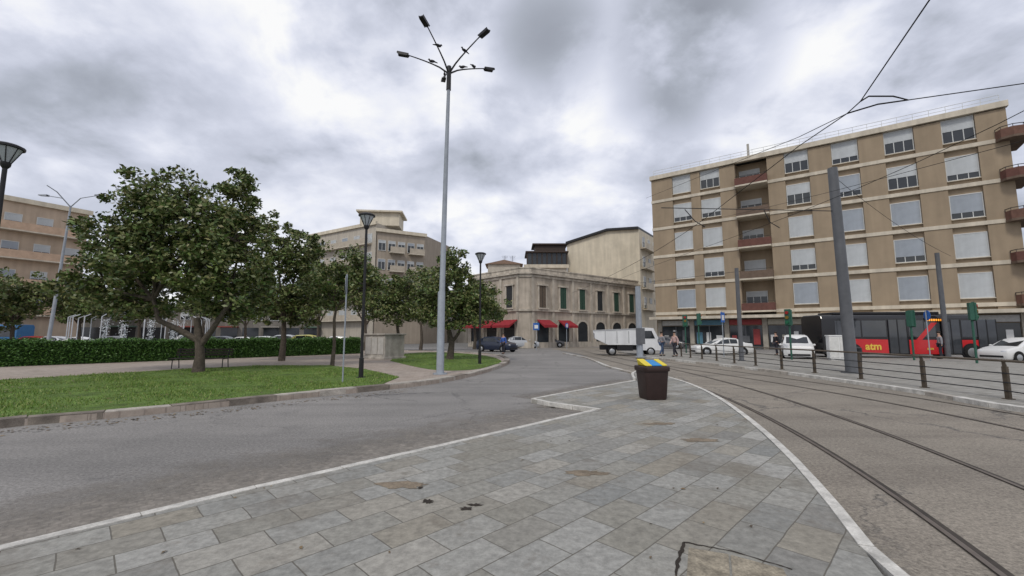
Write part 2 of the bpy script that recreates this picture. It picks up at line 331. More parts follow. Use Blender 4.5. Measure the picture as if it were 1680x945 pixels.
def litter(poly,n,z,name,smin=.012,smax=.03,box=None):
    xs=[p[0] for p in poly]; ys=[p[1] for p in poly]; V=[]
    bx=box or (min(xs),max(xs),min(ys),max(ys)); k=0
    while k<n:
        x,y=random.uniform(bx[0],bx[1]),random.uniform(bx[2],bx[3])
        if not pip(np.array([x]),np.array([y]),poly)[0]: continue
        k+=1; a=random.uniform(0,6.3); s=random.uniform(smin,smax)
        V+= [(x+math.cos(a)*s,y+math.sin(a)*s,z),(x-math.sin(a)*s*.5,y+math.cos(a)*s*.5,z+.003),(x-math.cos(a)*s,y-math.sin(a)*s,z),(x+math.sin(a)*s*.5,y-math.cos(a)*s*.5,z+.009)]
    put(name,quadmesh(name,np.array(V),drym),kind='stuff')
litter(island,60,.094,'fallen_leaves',box=(-4,5,2,15)); litter(lawn1,450,.18,'fallen_leaves',.03,.07,box=(-22,-4,6,21))
gp=[P(0,706),P(400,668),P(690,636),P(690,641),P(400,674),P(0,716)]
litter(gp,260,.006,'gutter_leaves',.02,.05)
# ------------------------------------------------------------ leaves and trees
def leafquads(C,size,flat=.0):
    n=len(C); a=rng.normal(size=(n,3)); a[:,2]*=.7; a/=np.linalg.norm(a,axis=1)[:,None]
    r=rng.normal(size=(n,3)); bb=np.cross(a,r); bb/=np.linalg.norm(bb,axis=1)[:,None]
    s=size*rng.uniform(.65,1.3,n)[:,None]; V=np.zeros((n,4,3))
    V[:,0]=C-a*s*.5; V[:,1]=C+bb*s*.25; V[:,2]=C+a*s*.5; V[:,3]=C-bb*s*.25
    return V.reshape(-1,3)
def tree(loc,trunks,lobes,nclump,nleaf,size,label,clump=.42,group=None,name='tree'):
    t=thing(name,label,'tree',(loc[0],loc[1],loc[2] if len(loc)>2 else .12),group=group)
    b=B(); cent=[]
    vol=np.array([l[3]*l[4]*l[5] for l in lobes])**.7; vol/=vol.sum()
    for i in range(nclump):
        l=lobes[rng.choice(len(lobes),p=vol)]; d=rng.normal(size=3); d/=np.linalg.norm(d)
        rr=rng.uniform(.55,1.2) if rng.random()<.74 else rng.uniform(.1,.6)
        cent.append((l[0]+d[0]*l[3]*rr,l[1]+d[1]*l[4]*rr,l[2]+d[2]*l[5]*rr))
    cent=np.array(cent)
    for path,rad in trunks: b.tube(path,rad,9)
    tops=[Vector(p[-1]) for p,_ in trunks]
    for l in lobes:
        e=Vector(l[:3]); s=min(tops,key=lambda q:(q-e).length); m=(s+e)/2+Vector((random.uniform(-.2,.2),random.uniform(-.2,.2),random.uniform(-.3,.1)))
        b.tube([s,m,e],[.085,.06,.035],6)
        for q in range(8):
            c=cent[rng.integers(len(cent))]; k=min(lobes,key=lambda w:(w[0]-c[0])**2+(w[1]-c[1])**2+(w[2]-c[2])**2); s2=Vector(k[:3])
            b.tube([s2,(s2+Vector(c))/2+Vector((0,0,.1)),Vector(c)],[.035,.022,.01],5)
    part('trunk',b,[bark],t,smooth=True)
    C=[]
    for c in cent:
        k=int(nleaf*rng.uniform(.4,1.4)); r=clump*rng.uniform(.5,1.3); d=rng.normal(size=(k,3)); d/=np.linalg.norm(d,axis=1)[:,None]
        C.append(c+d*r*(rng.uniform(0,1,(k,1))**.45)*np.array([1,1,.75]))
    C=np.vstack(C)
    put('crown',quadmesh('crown',leafquads(C,size),leafm),t)
    return t
x,y=P(325,611,.12)
tree((x,y),[([(0,0,0),(.02,0,.7),(-.08,0,1.4),(-.3,.1,2.2)],[.24,.17,.15,.12]),([(0,0,1.1),(.35,.1,1.7),(.8,.2,2.6)],[.13,.11,.08]),([(-.1,0,1.3),(-.9,-.1,1.75),(-1.7,-.1,2.1),(-2.1,0,3.0)],[.13,.12,.10,.07])],
  [(-3.6,0,5.3,1.8,1.5,1.8),(-2.5,.3,7.0,1.8,1.6,1.4),(-.5,-.2,6.5,1.7,1.6,1.7),(.8,.2,7.5,.9,1.0,1.3),(1.4,-.1,5.3,1.5,1.4,1.7),(-1.9,-.4,4.1,2.1,1.7,1.4),(-4.4,.2,3.8,1.5,1.4,1.3),(1.1,.4,3.5,1.6,1.3,1.0),(-1.0,.3,5.2,1.7,1.5,1.4),(-3.2,.5,2.9,1.5,1.2,.7),(.6,.8,2.8,1.1,1.0,.6)],
  510,88,.20,'large spreading magnolia tree on the lawn beside the bench',clump=.46)
x,y=P(462,592,.12)
tree((x,y),[([(0,0,0),(.05,0,1.2),(0,0,2.4)],[.2,.15,.12])],
  [(-1.7,0,5.6,1.7,1.5,1.9),(-.6,0,7.1,1.3,1.2,1.5),(.8,0,5.9,1.5,1.4,1.6),(-1.2,0,3.4,2.1,1.5,1.2),(1.6,0,3.9,1.4,1.2,1.0),(.3,0,3.0,2.0,1.3,.9)],300,85,.21,'dense green magnolia tree behind the low hedge',clump=.48)
x,y=P(545,600,.12)
tree((x,y),[([(0,0,0),(.06,0,1),(0,0,2.3),(.1,0,3.0)],[.11,.08,.07,.05])],
  [(.1,0,4.2,1.2,1.1,1.2),(1.2,0,4.9,1.0,1.0,.9),(-.7,0,4.0,.9,1.0,.9),(1.6,0,3.9,1.0,1.0,.8)],110,72,.18,'slim young magnolia tree with a thin bare trunk on the lawn')
x,y=P(738,590,.12)
tree((x,y),[([(0,0,0),(.1,0,1),(-.1,0,1.8)],[.24,.18,.15]),([(0,0,.9),(.5,0,1.6),(.8,0,2.2)],[.12,.1,.08])],
  [(-1.0,0,3.9,1.4,1.4,1.4),(.5,0,4.7,1.5,1.4,1.5),(.3,0,3.0,2.4,1.7,1.0),(2.0,0,3.8,1.2,1.1,1.1),(0,0,5.9,1.0,1.0,.8)],230,80,.21,'dark round magnolia tree on the second lawn',clump=.46)
x,y=P(652,583,.12)
tree((x,y),[([(0,0,0),(.1,0,1),(-.1,0,2.4)],[.17,.13,.1])],
  [(-1.2,0,4.3,1.8,1.5,1.3),(1.0,0,4.9,1.8,1.5,1.3),(0,0,3.3,2.3,1.6,.8),(-2.3,0,5.2,1.1,1.1,.9)],190,75,.22,'spreading magnolia tree behind the marble cabinet',clump=.5)
for (px,py,sc,lab) in ((15,579,1.0,'small dark tree beyond the hedge at the plaza edge'),(125,578,1.05,'bushy dark tree near the fountain plaza'),(-70,582,1.1,'dark tree standing past the hedge'),(225,574,1.25,'green tree next to the fountain'),(330,574,1.2,'leafy tree beyond the plaza hedge'),(400,573,1.25,'rounded tree beyond the parked cars'),(520,574,1.4,'broad tree on the plaza road side'),(598,575,1.45,'olive green tree by the plaza road'),(690,574,1.35,'dense tree by the plaza road corner'),(778,573,1.05,'leafy tree near the parked cars')):
    x,y=P(px,py,.12); j=lambda: random.uniform(.8,1.2)
    tree((x,y),[([(0,0,0),(.1,0,1),(0,0,2.4)],[.2,.15,.12])],
      [(-1.3*sc*j(),0,4.2*sc*j(),2.0*j(),1.5,1.3*j()),(1.4*sc*j(),0,4.5*sc*j(),1.9*j(),1.5,1.4*j()),(.5*j()-.5,0,5.3*sc,1.5*j(),1.5,1.2*j()),(0,0,3.4*sc,2.6,1.6,.9)],115,60,.29,lab,clump=.62,group='trees around the plaza')
# hedge
h0=P(-260,612,.12); h1=P(592,580,.12)
hv=(Vector(h1)-Vector(h0)); HL=hv.length
ht=thing('hedge','long clipped green hedge bordering the plaza path','hedge',(h0[0],h0[1],.12),math.atan2(hv.y,hv.x))
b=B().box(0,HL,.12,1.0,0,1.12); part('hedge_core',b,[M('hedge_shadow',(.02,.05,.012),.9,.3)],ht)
n=44000; fx=rng.uniform(0,HL,n)
side_=rng.random(n)<.55
yy=np.where(side_,rng.normal(.08,.06,n),rng.uniform(0,1.1,n)); zz=np.where(side_,rng.uniform(.02,1.2,n),1.17+rng.normal(0,.06,n)+.05*np.sin(fx*1.7)+.03*np.sin(fx*5.1))
put('foliage',quadmesh('foliage',leafquads(np.c_[fx,yy,zz],.11),leafh),ht)
# ------------------------------------------------------------ tall mast with five arms
mx,my=P(722,614,.12)
mast=thing('street_light_mast','tall grey steel light mast with five curved arms','street light',(mx,my,.12))
TOPZ=12.6; AL=1.78
b=B().tube([(0,0,0),(0,0,.05)],[.28,.28],16); b.tube([(0,0,.05),(0,0,3.2),(.02,0,3.25),(.08,0,8),(.14,0,TOPZ-.9)],[.15,.145,.115,.09,.07],14)
part('pole',b,[galv],mast,smooth=True)
b=B().tube([(.14,0,TOPZ-.9),(.15,0,TOPZ+.15)],[.10,.09],12); part('pole_collar',b,[dark],mast,smooth=True)
for az in (250,178,106,34,322):
    b=B(); L=AL; pts=[]
    for i in range(7):
        t=i/6; r=.1+L*t; z=TOPZ-.1+.85*(t**.75); pts.append((r,0,z))
    b.tube(pts,[.04,.034,.03,.027,.025,.023,.023],8)
    arm=part('lamp_arm',b,[dark],mast,smooth=True,loc=(.14,0,0),rot=R(az))
    b=B(); b.extr([(L-.05,TOPZ+.72),(L+.40,TOPZ+.83),(L+.42,TOPZ+.79),(L+.38,TOPZ+.74),(L+.0,TOPZ+.66)],-.095,.095); b.box(L-.05,L+.1,-.045,.045,TOPZ+.66,TOPZ+.79)
    part('lamp_head',b,[dark],arm,bevel=.02)
def bird(x,y,z,rot):
    b=B(); b.ell((0,0,.07),(.13,.055,.06)); b.ell((.12,0,.13),(.04,.035,.038)); b.tube([(.15,0,.13),(.19,0,.12)],[.012,.003],5)
    b.tube([(-.1,0,.06),(-.24,0,.02)],[.035,.015],5); b.tube([(0,.02,.03),(0,.02,-.02)],.006,4); b.tube([(0,-.02,.03),(0,-.02,-.02)],.006,4)
    part('bird',b,[dark],None,smooth=True,loc=(x,y,z),rot=rot,label='dark pigeon perched on a curved lamp arm',cat='bird',group='pigeons on the light mast')
for az,t in ((250,.45),(178,.35),(106,.8),(34,.3),(34,.6),(322,.45)):
    r=.1+AL*t; bird(mx+.14+math.cos(R(az))*r,my+math.sin(R(az))*r,.12+TOPZ-.1+.85*t**.75+.05,random.uniform(0,6))
def lantern(x,y,H,label):
    t=thing('park_lamp',label,'street lamp',(x,y,.12),group='black park lamps')
    b=B().tube([(0,0,0),(0,0,.7),(0,0,.72),(0,0,H-.55)],[.085,.08,.055,.045],12); b.cyl(0,0,0,.03,.16); part('pole',b,[dark],t,smooth=True)
    b=B().tube([(0,0,H-.56),(0,0,H-.5),(0,0,H-.42)],[.05,.09,.10],12)
    for i in range(8):
        a=i*math.pi/4; b.tube([(.09*math.cos(a),.09*math.sin(a),H-.42),(.27*math.cos(a),.27*math.sin(a),H-.03)],.010,5)
    b.tube([(0,0,H-.06),(0,0,H-.01),(0,0,H+.03)],[.30,.30,.22],16); part('lamp_head',b,[dark],t,smooth=True)
    b=B().tube([(0,0,H-.41),(0,0,H-.07)],[.08,.25],16); part('lamp_shade',b,[M('frosted_lamp_glass',(.42,.45,.48),.25,.1)],t,smooth=True)
x,y=P(592,620,.12); lantern(x,y,5.95,'black park lamp with a cup shaped head on the lawn')
x,y=P(787,597,.12); lantern(x,y,5.9,'black park lamp with a cup shaped head by the kerb')
lantern(-12.15,9.85,6.05,'black park lamp with a cup shaped head near the road')
x,y,_=A(80,545,32); t=thing('street_light','tall grey double arm street light on the plaza','street light',(x,y,.12))
b=B().tube([(0,0,0),(.3,0,6),(.55,0,11.4)],[.13,.1,.06],10); part('pole',b,[galv],t,smooth=True)
for s in (-1,1):
    b=B().tube([(.55,0,11.3),(.55+s*.7,0,12.0),(.55+s*1.9,0,12.2)],[.04,.035,.03],6); a=part('lamp_arm',b,[galv],t,smooth=True)
    b=B().box(.55+s*1.9-.05,.55+s*1.9+.05,-.1,.1,12.15,12.25); b.extr([(.55+s*1.85,12.15),(.55+s*2.5,12.2),(.55+s*2.5,12.27),(.55+s*1.85,12.28)],-.12,.12); part('lamp_head',b,[galv],a)
b=B().tube([(.55,0,11.3),(.35,-.9,12.2),(.2,-1.5,12.5)],[.04,.035,.03],6); part('lamp_arm',b,[galv],t)
x,y=P(562,628,.12); t=thing('sign_post','thin grey sign post with an edge-on round plate','sign',(x,y,.12))
b=B().cyl(0,0,0,3.5,.025,n=10); part('pole',b,[galv],t,smooth=True)
b=B().tube([(-.03,0,3.15),(-.045,0,3.15)],.3,20); part('sign_plate',b,[galv],t,rot=R(22))
x,y=P(328,604,.12); t=thing('park_bench','dark metal and wood park bench facing the lawn','bench',(x,y,.12),R(8))
wd=M('dark_wood',(.05,.04,.032),.7,.3,12); b=B()
for i in range(4): b.box(-1.2,1.2,-.25+i*.125,-.15+i*.125,.43,.46)
part('seat',b,[wd],t); b=B()
for i in range(3): b.box(-1.2,1.2,.29+i*.02,.315+i*.02,.56+i*.12,.64+i*.12)
part('backrest',b,[wd],t)
for s in (-1.05,0,1.05):
    b=B().tube([(s,-.24,0),(s,-.22,.42),(s,.24,.42),(s,.34,.9)],.022,6); b.tube([(s,.24,.42),(s,.30,0)],.022,6); part('leg',b,[dark],t)
x,y=P(598,588,.12); x2,y2=P(650,591,.12); t=thing('marble_monument','low marble block with inscribed panels on the path','monument',(x,y,.12),math.atan2(y2-y,x2-x))
mar=M('aged_marble',(.42,.39,.35),.7,.25,2,.2,streak=.25); mar2=M('marble_panel',(.5,.48,.45),.5,.15,3)
b=B().box(0,2.1,0,1.5,0,1.5); b.box(-.08,2.18,-.08,1.58,1.5,1.6); b.box(-.1,2.2,-.1,1.6,0,.14); part('block',b,[mar],t,bevel=.02)
for i in range(3):
    b=B().box(.12+i*.65,.68+i*.65,-.035,-.003,.3,1.35); part('stone_panel',b,[mar2],t,bevel=.01)
# ------------------------------------------------------------ foreground litter bin
x,y=P(1071,654,.09); t=thing('litter_bin','brown tapered square litter bin with yellow and blue tops','bin',(x,y,.088),R(8))
brown=M('brown_plastic',(.036,.022,.02),.5,.15,6)
def rsq(r,c,n=5):
    o=[]
    for k,(sx,sy) in enumerate(((1,1),(-1,1),(-1,-1),(1,-1))):
        for i in range(n):
            a=math.pi/2*(k+i/(n-1)); o.append((sx*(r-c)+c*math.cos(a),sy*(r-c)+c*math.sin(a)))
    return o
def loftsq(b,secs,m=0):
    rings=[[(p[0],p[1],z) for p in rsq(r,c)] for r,c,z in secs]; n=len(rings[0]); vs=sum(rings,[]); fs=[]
    for i in range(len(rings)-1):
        for j in range(n): fs.append((i*n+j,i*n+(j+1)%n,(i+1)*n+(j+1)%n,(i+1)*n+j))
    fs.append(tuple(range(n-1,-1,-1))); fs.append(tuple((len(rings)-1)*n+j for j in range(n))); b.add(vs,fs,m)
b=B(); loftsq(b,[(.24,.06,.0),(.255,.06,.03),(.305,.08,.70),(.305,.08,.71)]); part('bin_body',b,[brown],t,smooth=True)
b=B(); loftsq(b,[(.325,.09,.68),(.335,.09,.70),(.335,.09,.78),(.32,.09,.80)]); part('bin_rim',b,[brown],t,smooth=True)
yel=M('yellow_plastic',(.66,.53,.04),.45,.08,6); blu=M('blue_plastic',(.02,.22,.52),.45,.08,6)
def hood(x0,x1,mat,nm,flare,dz=0):
    b=B(); b.add([(x0,-.24,.802),(x1,-.24,.802),(x1,.24,.802),(x0,.24,.802),(x0+flare[0],-.25,.825),(x1+flare[1],-.25,.825),(x1+flare[1],.22,.93+dz),(x0+flare[0],.22,.93+dz)],[(0,3,2,1),(0,1,5,4),(1,2,6,5),(2,3,7,6),(3,0,4,7),(4,5,6,7)]); part(nm,b,[mat],t,bevel=.012)
hood(-.25,-.105,yel,'yellow_lid',(-.04,0),.03); hood(-.095,.155,blu,'blue_lid',(0,0)); hood(.165,.25,yel,'yellow_lid',(0,.04),.02)
# ------------------------------------------------------------ pavement hatch, damage
hx=P(1112,888,.09)
th=thing('access_hatch','sunken brown stone access hatch with broken dark edge','hatch',(hx[0],hx[1],.088))
bs=Matrix.Translation((-hx[0],-hx[1],-.088)); b=B(bs)
path=resample([P(1300,934,.09),P(1240,916,.09),P(1200,904,.09),P(1160,897,.09),P(1122,889,.09),P(1118,905,.09),P(1112,922,.09),P(1110,945,.09),P(1112,985,.09)],.035)
path=[(p[0]+random.uniform(-.006,.006),p[1]+random.uniform(-.006,.006)) for p in path]
w=[random.uniform(.003,.009)*(1.9 if abs(p[0]-path[len(path)//2][0])<.2 else 1) for p in path]
for i in range(len(path)-1):
    a=Vector(path[i]);c=Vector(path[i+1]);n=(c-a).normalized(); n=Vector((-n.y,n.x)); b.add([(*(a+n*w[i]),.092),(*(a-n*w[i]),.092),(*(c-n*w[i+1]),.092),(*(c+n*w[i+1]),.092)],[(0,1,2,3)])
part('broken_edge',b,[M('dark_gap',(.03,.024,.019),.95,.3)],th)
b=B(bs)
for fr in ([P(1130,899,.09),P(1195,910,.09),P(1200,985,.09),P(1124,985,.09)],[P(1199,911,.09),P(1285,934,.09),P(1310,985,.09),P(1205,985,.09)]):
    b.prism(fr,.0885,.0935)
part('hatch_slab',b,[M('hatch_stone',(.24,.21,.16),.8,.5,7,.6,fine=.25)],th)
gapm=MATS['dark_gap']; brk=M('broken_concrete',(.17,.155,.135),.95,.5,14,.8,fine=.3)
def blob(cx,cy,rx,ry,z,mat,nm,n=18,jit=.35):
    c=P(cx,cy,z); a=P(cx+rx,cy,z); r1=abs(a[0]-c[0]); d=P(cx,cy+ry,z); r2=abs(c[1]-d[1]); pts=[]
    for i in range(n):
        th_=2*math.pi*i/n; k=1+random.uniform(-jit,jit); pts.append((c[0]+math.cos(th_)*r1*k,c[1]+math.sin(th_)*r2*k))
    b=B().sheet(pts,z); part(nm,b,[mat],kind='structure')
for q in ((703,822,8,3.5),(765,834,10,2.5),(778,828,12,2),(690,800,4,2)): blob(*q,.0925,gapm,'pavement_hole',22,.45)
for q in ((930,668,34,2.6),(900,667,16,1.8)): blob(*q,.0065,brk,'broken_road_edge',22,.4)
for q in ((915,665,12,1.0),(945,669,10,1.0)): blob(*q,.0085,gapm,'road_hole',18,.4)
for q in ((1085,695,26,2),(1150,722,30,3),(960,776,34,4),(660,795,40,6)): blob(*q,.0915,M('rusty_stain',(.185,.15,.11),.9,.4,6,fine=.2),'pavement_stain',26,.3)
# ------------------------------------------------------------ guard railing
rail_pts=[P(1760,672,.1),P(1655,655,.1),P(1517,636,.1),P(1413,622,.1),P(1337,612,.1),P(1283,606,.1),P(1240,600,.1),P(1205,596,.1),P(1176,592,.1),P(1152,589,.1),P(1133,587,.1),P(1118,585,.1)]
g=thing('guard_railing','bronze metal guard railing with curved posts along the platform','railing',(rail_pts[1][0],rail_pts[1][1],.10))
bs=Matrix.Translation((-rail_pts[1][0],-rail_pts[1][1],-.10))
for p in rail_pts:
    b=B(bs); b.M=Matrix.Translation((p[0],p[1],.10)); b.box(-.035,.035,-.05,.05,0,.78); b.tube([(0,0,.76),(-.02,0,.88),(-.07,0,.94)],[.045,.035,.03],8); b.box(-.08,.08,-.08,.08,0,.02)
    part('railing_post',b,[rust],g)
for z,r in ((.92,.03),(.62,.014),(.40,.014),(.2,.014)):
    b=B(bs); b.tube([(p[0]-.05,p[1],.10+z) for p in rail_pts],r,8); part('handrail' if z>.9 else 'railing_cable',b,[rust if z>.9 else dark],g,smooth=True)
# ------------------------------------------------------------ overhead line poles
def tpole(px,py,topy,r,label,mat=polem,lean=0,z=.1):
    x,y=P(px,py,z); H=A(px,topy,y)[2]-z; t=thing('tram_pole',label,'pole',(x,y,z),group='overhead line poles')
    b=B().tube([(0,0,0),(0,0,.25),(lean,0,H)],[r*1.05,r,r*.82],16); b.cyl(0,0,0,.04,r*1.7,n=16); part('pole',b,[mat],t,smooth=True)
    return t,x,y,H
t,px_,py_,H_=tpole(1398,612,276,.22,'thick dark grey tram pole with long bracket arm',lean=-.1)
zb=6.75; b=B().tube([(-.15,0,zb),(-7.6,-.3,zb+.05)],.018,8); part('bracket_arm',b,[dark],t)
b=B().tube([(-6.6,-.25,zb),(-6.2,-.25,zb-.5),(-5.8,-.25,zb-.75)],.02,6); part('registration_arm',b,[dark],t); b=B().tube([(-3.2,-.1,zb),(-3.0,-.1,zb-.5),(-2.6,-.1,zb-.75)],.02,6); part('registration_arm',b,[dark],t)
tpole(1217,592,440,.13,'slim grey tram pole on the platform end')
tpole(1556,588,415,.15,'grey tram pole standing beside the bus lane')
tp,*_=tpole(1050,586,470,.22,'short thick grey pole near the track bend',mat=galv)
b=B().box(-.3,.3,-.3,-.23,.9,2.0); part('sign_plate',b,[polem],tp)
def wire(pts,label='thin black overhead tram wire',r=.011,name='overhead_wire',sag=0):
    if sag and len(pts)==2:
        a,c=Vector(pts[0]),Vector(pts[1]); pts=[tuple(a.lerp(c,i/12)-Vector((0,0,sag*4*(i/12)*(1-i/12)))) for i in range(13)]
    b=B().tube(pts,r,5); part(name,b,[black],None,label=label,cat='wire',group='overhead tram wires')
m1=[((a[0]+c[0])/2,(a[1]+c[1])/2) for a,c in zip(railA,railB)]; m2=[((a[0]+c[0])/2,(a[1]+c[1])/2) for a,c in zip(railC,railD)]
ja=A(1412,166,7.0)
wire([A(1600,-90,4.2),A(1525,0,4.9),ja,A(1390,186,7.6),A(1310,240,9.6)]+[(p[0]+.3,p[1],5.85) for p in m1[44::4]],r=.010)
wire([(p[0],p[1],5.8) for p in m2[::4]],r=.008)
wire([ja,A(1425,158,7.0),A(1465,158,7.0),A(1490,164,7.0),A(1440,171,7.05),A(1390,186,7.6)],'tensioning bracket on the overhead tram wire',r=.014)
wire([A(1490,164,7.0),A(1700,134,6.6)],r=.009); wire([A(1390,186,7.6),A(1310,225,10),A(1060,325,30)],r=.008)
wire([A(1070,372,57),A(1690,228,9.5)],r=.008,sag=.5); wire([A(1215,445,26),A(1000,470,56)],r=.012)
wire([(px_-.1,py_,8.4),A(1560,420,25)],sag=.3,r=.009)
# ------------------------------------------------------------ windows library
def win_meshes(w,h,style,pre):
    fr=B(); fr.box(-w/2,w/2,-.10,.0,h-.08,h); fr.box(-w/2,w/2,-.10,.0,0,.07); fr.box(-w/2,-w/2+.07,-.10,0,.07,h-.08); fr.box(w/2-.07,w/2,-.10,0,.07,h-.08)
    gl=B(); gl.box(-w/2+.07,w/2-.07,-.03,-.005,.07,h-.08)
    sh=B(); low={'closed':.07,'half':h*.5,'third':h*.72,'low':h*.25}[style]; n=max(4,int((h-.08-low)/.07))
    for i in range(n):
        z0=low+(h-.08-low)*i/n; z1=low+(h-.08-low)*(i+1)/n; sh.box(-w/2+.072,w/2-.072,-.07,-.035,z0+.004,z1-.004)
    sh.box(-w/2+.075,w/2-.075,-.055,-.036,low,h-.08)
    if style!='closed':
        k=3 if w>2 else 2
        for i in range(1,k): x=-w/2+w*i/k; fr.box(x-.03,x+.03,-.06,-.031,.07,low)
    return fr.mesh('frame',[wframe]),gl.mesh('window',[glass]),sh.mesh('shutter',[shut]),sh.mesh('shutter',[shutg])
def put_window(parent,Mx,s,z,ms,grey=False,proud=0):
    p=Mx@Vector((s,-proud,z)); a=math.atan2(Mx[1][0],Mx[0][0])
    o=put('window',ms[1],parent,loc=p-Vector(parent.location),rot=a); put('frame',ms[0],o); put('shutter',ms[3] if grey else ms[2],o); return o
# ------------------------------------------------------------ big apartment block
q0=P(1068,290,23); q1=P(1648,165,23); LB=(Vector(q1)-Vector(q0)).length; FM=frame(q0,q1)
ab=thing('apartment_building','six storey beige apartment block with white roller shutters and shops','building',(q0[0],q0[1],0))
base=Matrix.Translation((-q0[0],-q0[1],0))
cols=[.119,.224,None,.504,.638,.772,.903]; cw=2.3; sills=[5.0+3.75*i for i in range(5)]
bal=(LB*.312,LB*.416)
b=B(base); b.M=FM; b.box(0,bal[0],.30,14,0,22.6,0); b.box(bal[1],LB,.30,14,0,22.6,0); b.box(bal[0],bal[1],1.7,14,0,22.6,0); b.box(bal[0],bal[1],.3,1.7,0,3.9,0)
cx=[LB*c for c in cols if c]
ops=sorted([(c-cw/2,c+cw/2) for c in cx]+[bal]); x=0
for a,c in ops+[(LB,LB)]:
    if a-x>.05: b.box(x,a,0,.298,3.9,22.3,1)
    x=c
part('wall',b,[beige,beige2],ab)
b=B(base); b.M=FM
for i in range(6):
    z=4.18+3.75*i if i<5 else 22.4
    zt=z+.36 if i<5 else 22.95
    segs=[(-.05,bal[0]-.003),(bal[1]+.003,LB+.05)] if i<5 else [(-.15,LB+.15)]
    for s0,s1 in segs: b.box(s0,s1,-.08 if i<5 else -.25,.28,z,zt)
part('string_course',b,[cream],ab)
roofg=M('roof_grey',(.3,.29,.27),.9)
b=B(base); b.M=FM; b.box(0,LB,.1,13.8,22.95,23.0); part('roof',b,[roofg],ab)
b=B(base); b.M=FM
for i in range(28): xx=.3+i*(LB-.6)/27; b.tube([(xx,.1,23),(xx,.1,23.7)],.02,5)
b.tube([(.3,.1,23.7),(LB-.3,.1,23.7)],.025,6); b.tube([(.3,.1,23.35),(LB-.3,.1,23.35)],.02,6); part('roof_railing',b,[wframe],ab)
b=B(base); b.M=FM; b.box(LB*.35,LB*.35+.25,2,2.25,23,25.3); part('chimney',b,[M('chimney_grey',(.35,.33,.3),.9)],ab)
WM={k:win_meshes(cw-.06,2.35,k,'') for k in ('closed','half','third','low')}
styl=[['closed','closed','closed','closed','closed','closed'],['closed','low','low','closed','low','closed'],['closed','closed','closed','closed','closed','low'],['low','low','half','low','half','low'],['closed','half','half','low','half','half']]
for r_,z in enumerate(sills):
    for ci,c in enumerate(cx):
        put_window(ab,FM@Matrix.Translation((0,.30,0)),c,z,WM[styl[r_][ci]],grey=((r_==0 and ci%2==0) or (r_==2 and ci>2) or (r_,ci) in((1,4),(3,3))))
for r_,z in enumerate(sills):
    for c in cx:
        b=B(base); b.M=FM; b.box(c-cw/2,c+cw/2,.05,.295,z-.07,z-.0)
        part('sill',b,[cream],ab)
for r_,z in enumerate(sills):
    mm=1 if r_ in (0,4,2) else 2
    b=B(base); b.M=FM; b.box(bal[0]+.01,bal[1]-.01,-.75,1.69,z-.78,z-.6,0); b.box(bal[0]+.01,bal[1]-.01,-.75,-.68,z-.6,z+.25,mm)
    b.box(bal[0]+.01,bal[0]+.07,-.68,.0,z-.6,z+.25,mm); b.box(bal[1]-.07,bal[1]-.01,-.68,.0,z-.6,z+.25,mm)
    b.tube([(bal[0]+.04,-.72,z+.42),(bal[1]-.04,-.72,z+.42)],.025,6,3)
    part('balcony',b,[cream,redrail,brownb,dark],ab)
    p=FM@Vector(((bal[0]+bal[1])/2-.3,1.70,z-.55)); st='third' if r_!=1 else 'closed'; o=put('window',WM[st][1],ab,loc=p-Vector(ab.location),rot=math.atan2(FM[1][0],FM[0][0])); put('frame',WM[st][0],o); put('shutter',WM[st][2],o)
for r_,z in enumerate(sills):
    b=B(base); b.M=FM
    pts=[(LB-.9,-.1),(LB-.7,-.8),(LB,-1.15),(LB+.7,-.95),(LB+1.15,-.3),(LB+1.25,.6),(LB+1.25,3.5),(LB,3.5),(LB+.02,-.1)]
    b.prism(pts,z-.85,z-.65,0)
    for i in range(6):
        a=Vector(pts[i]);c=Vector(pts[i+1]); L_=(c-a).length; b.M=FM@frame(pts[i],pts[i+1])
        b.box(0,L_,.02,.07,z-.65,z+.12,1 if r_%2 else 3)
        b.box(0,L_,.01,.075,z+.3,z+.35,2); b.box(0,.03,.02,.06,z+.12,z+.3,2); b.M=FM
    part('balcony',b,[brownb,redrail,dark,M('redbrown_balcony',(.15,.08,.06),.85,.2,3)],ab)
b=B(base); b.M=FM; b.box(-.4,LB+.6,-1.6,.25,3.55,3.88); part('canopy',b,[cream],ab)
for i in range(9):
    xx=.2+i*(LB-.9)/8; b=B(base); b.M=FM; b.box(xx,xx+.5,-.05,.29,0,3.54)
    part('shop_pillar',b,[M('shop_stone',(.36,.33,.28),.8,.2,2)],ab)
cc=[(.5,.5,.48),(.10,.22,.30),(.30,.05,.05),(.45,.42,.35),(.12,.28,.20),(.5,.3,.1),(.35,.38,.42),(.5,.5,.5)]
for i in range(8):
    x0=.75+i*(LB-.9)/8; x1=x0+(LB-.9)/8-.6
    b=B(base); b.M=FM; b.box(x0,x1,.2,.26,.3,2.7,0); b.box(x0,x1,.05,.15,2.8,3.4,1); b.box((x0+x1)/2-.05,(x0+x1)/2+.05,.12,.19,.3,2.7,2); b.box(x0,x1,.1,.19,0,.3,2)
    for k in range(3):
        u0=x0+.2+k*(x1-x0)/3; b.box(u0,u0+random.uniform(.4,.8),.15,.19,random.uniform(.5,.9),random.uniform(1.5,2.3),random.choice([1,3,3,2]))
    part('shop_front',b,[glass,M('shop_sign_%d'%i,cc[i],.5,.15,4),polem,whitep],ab)
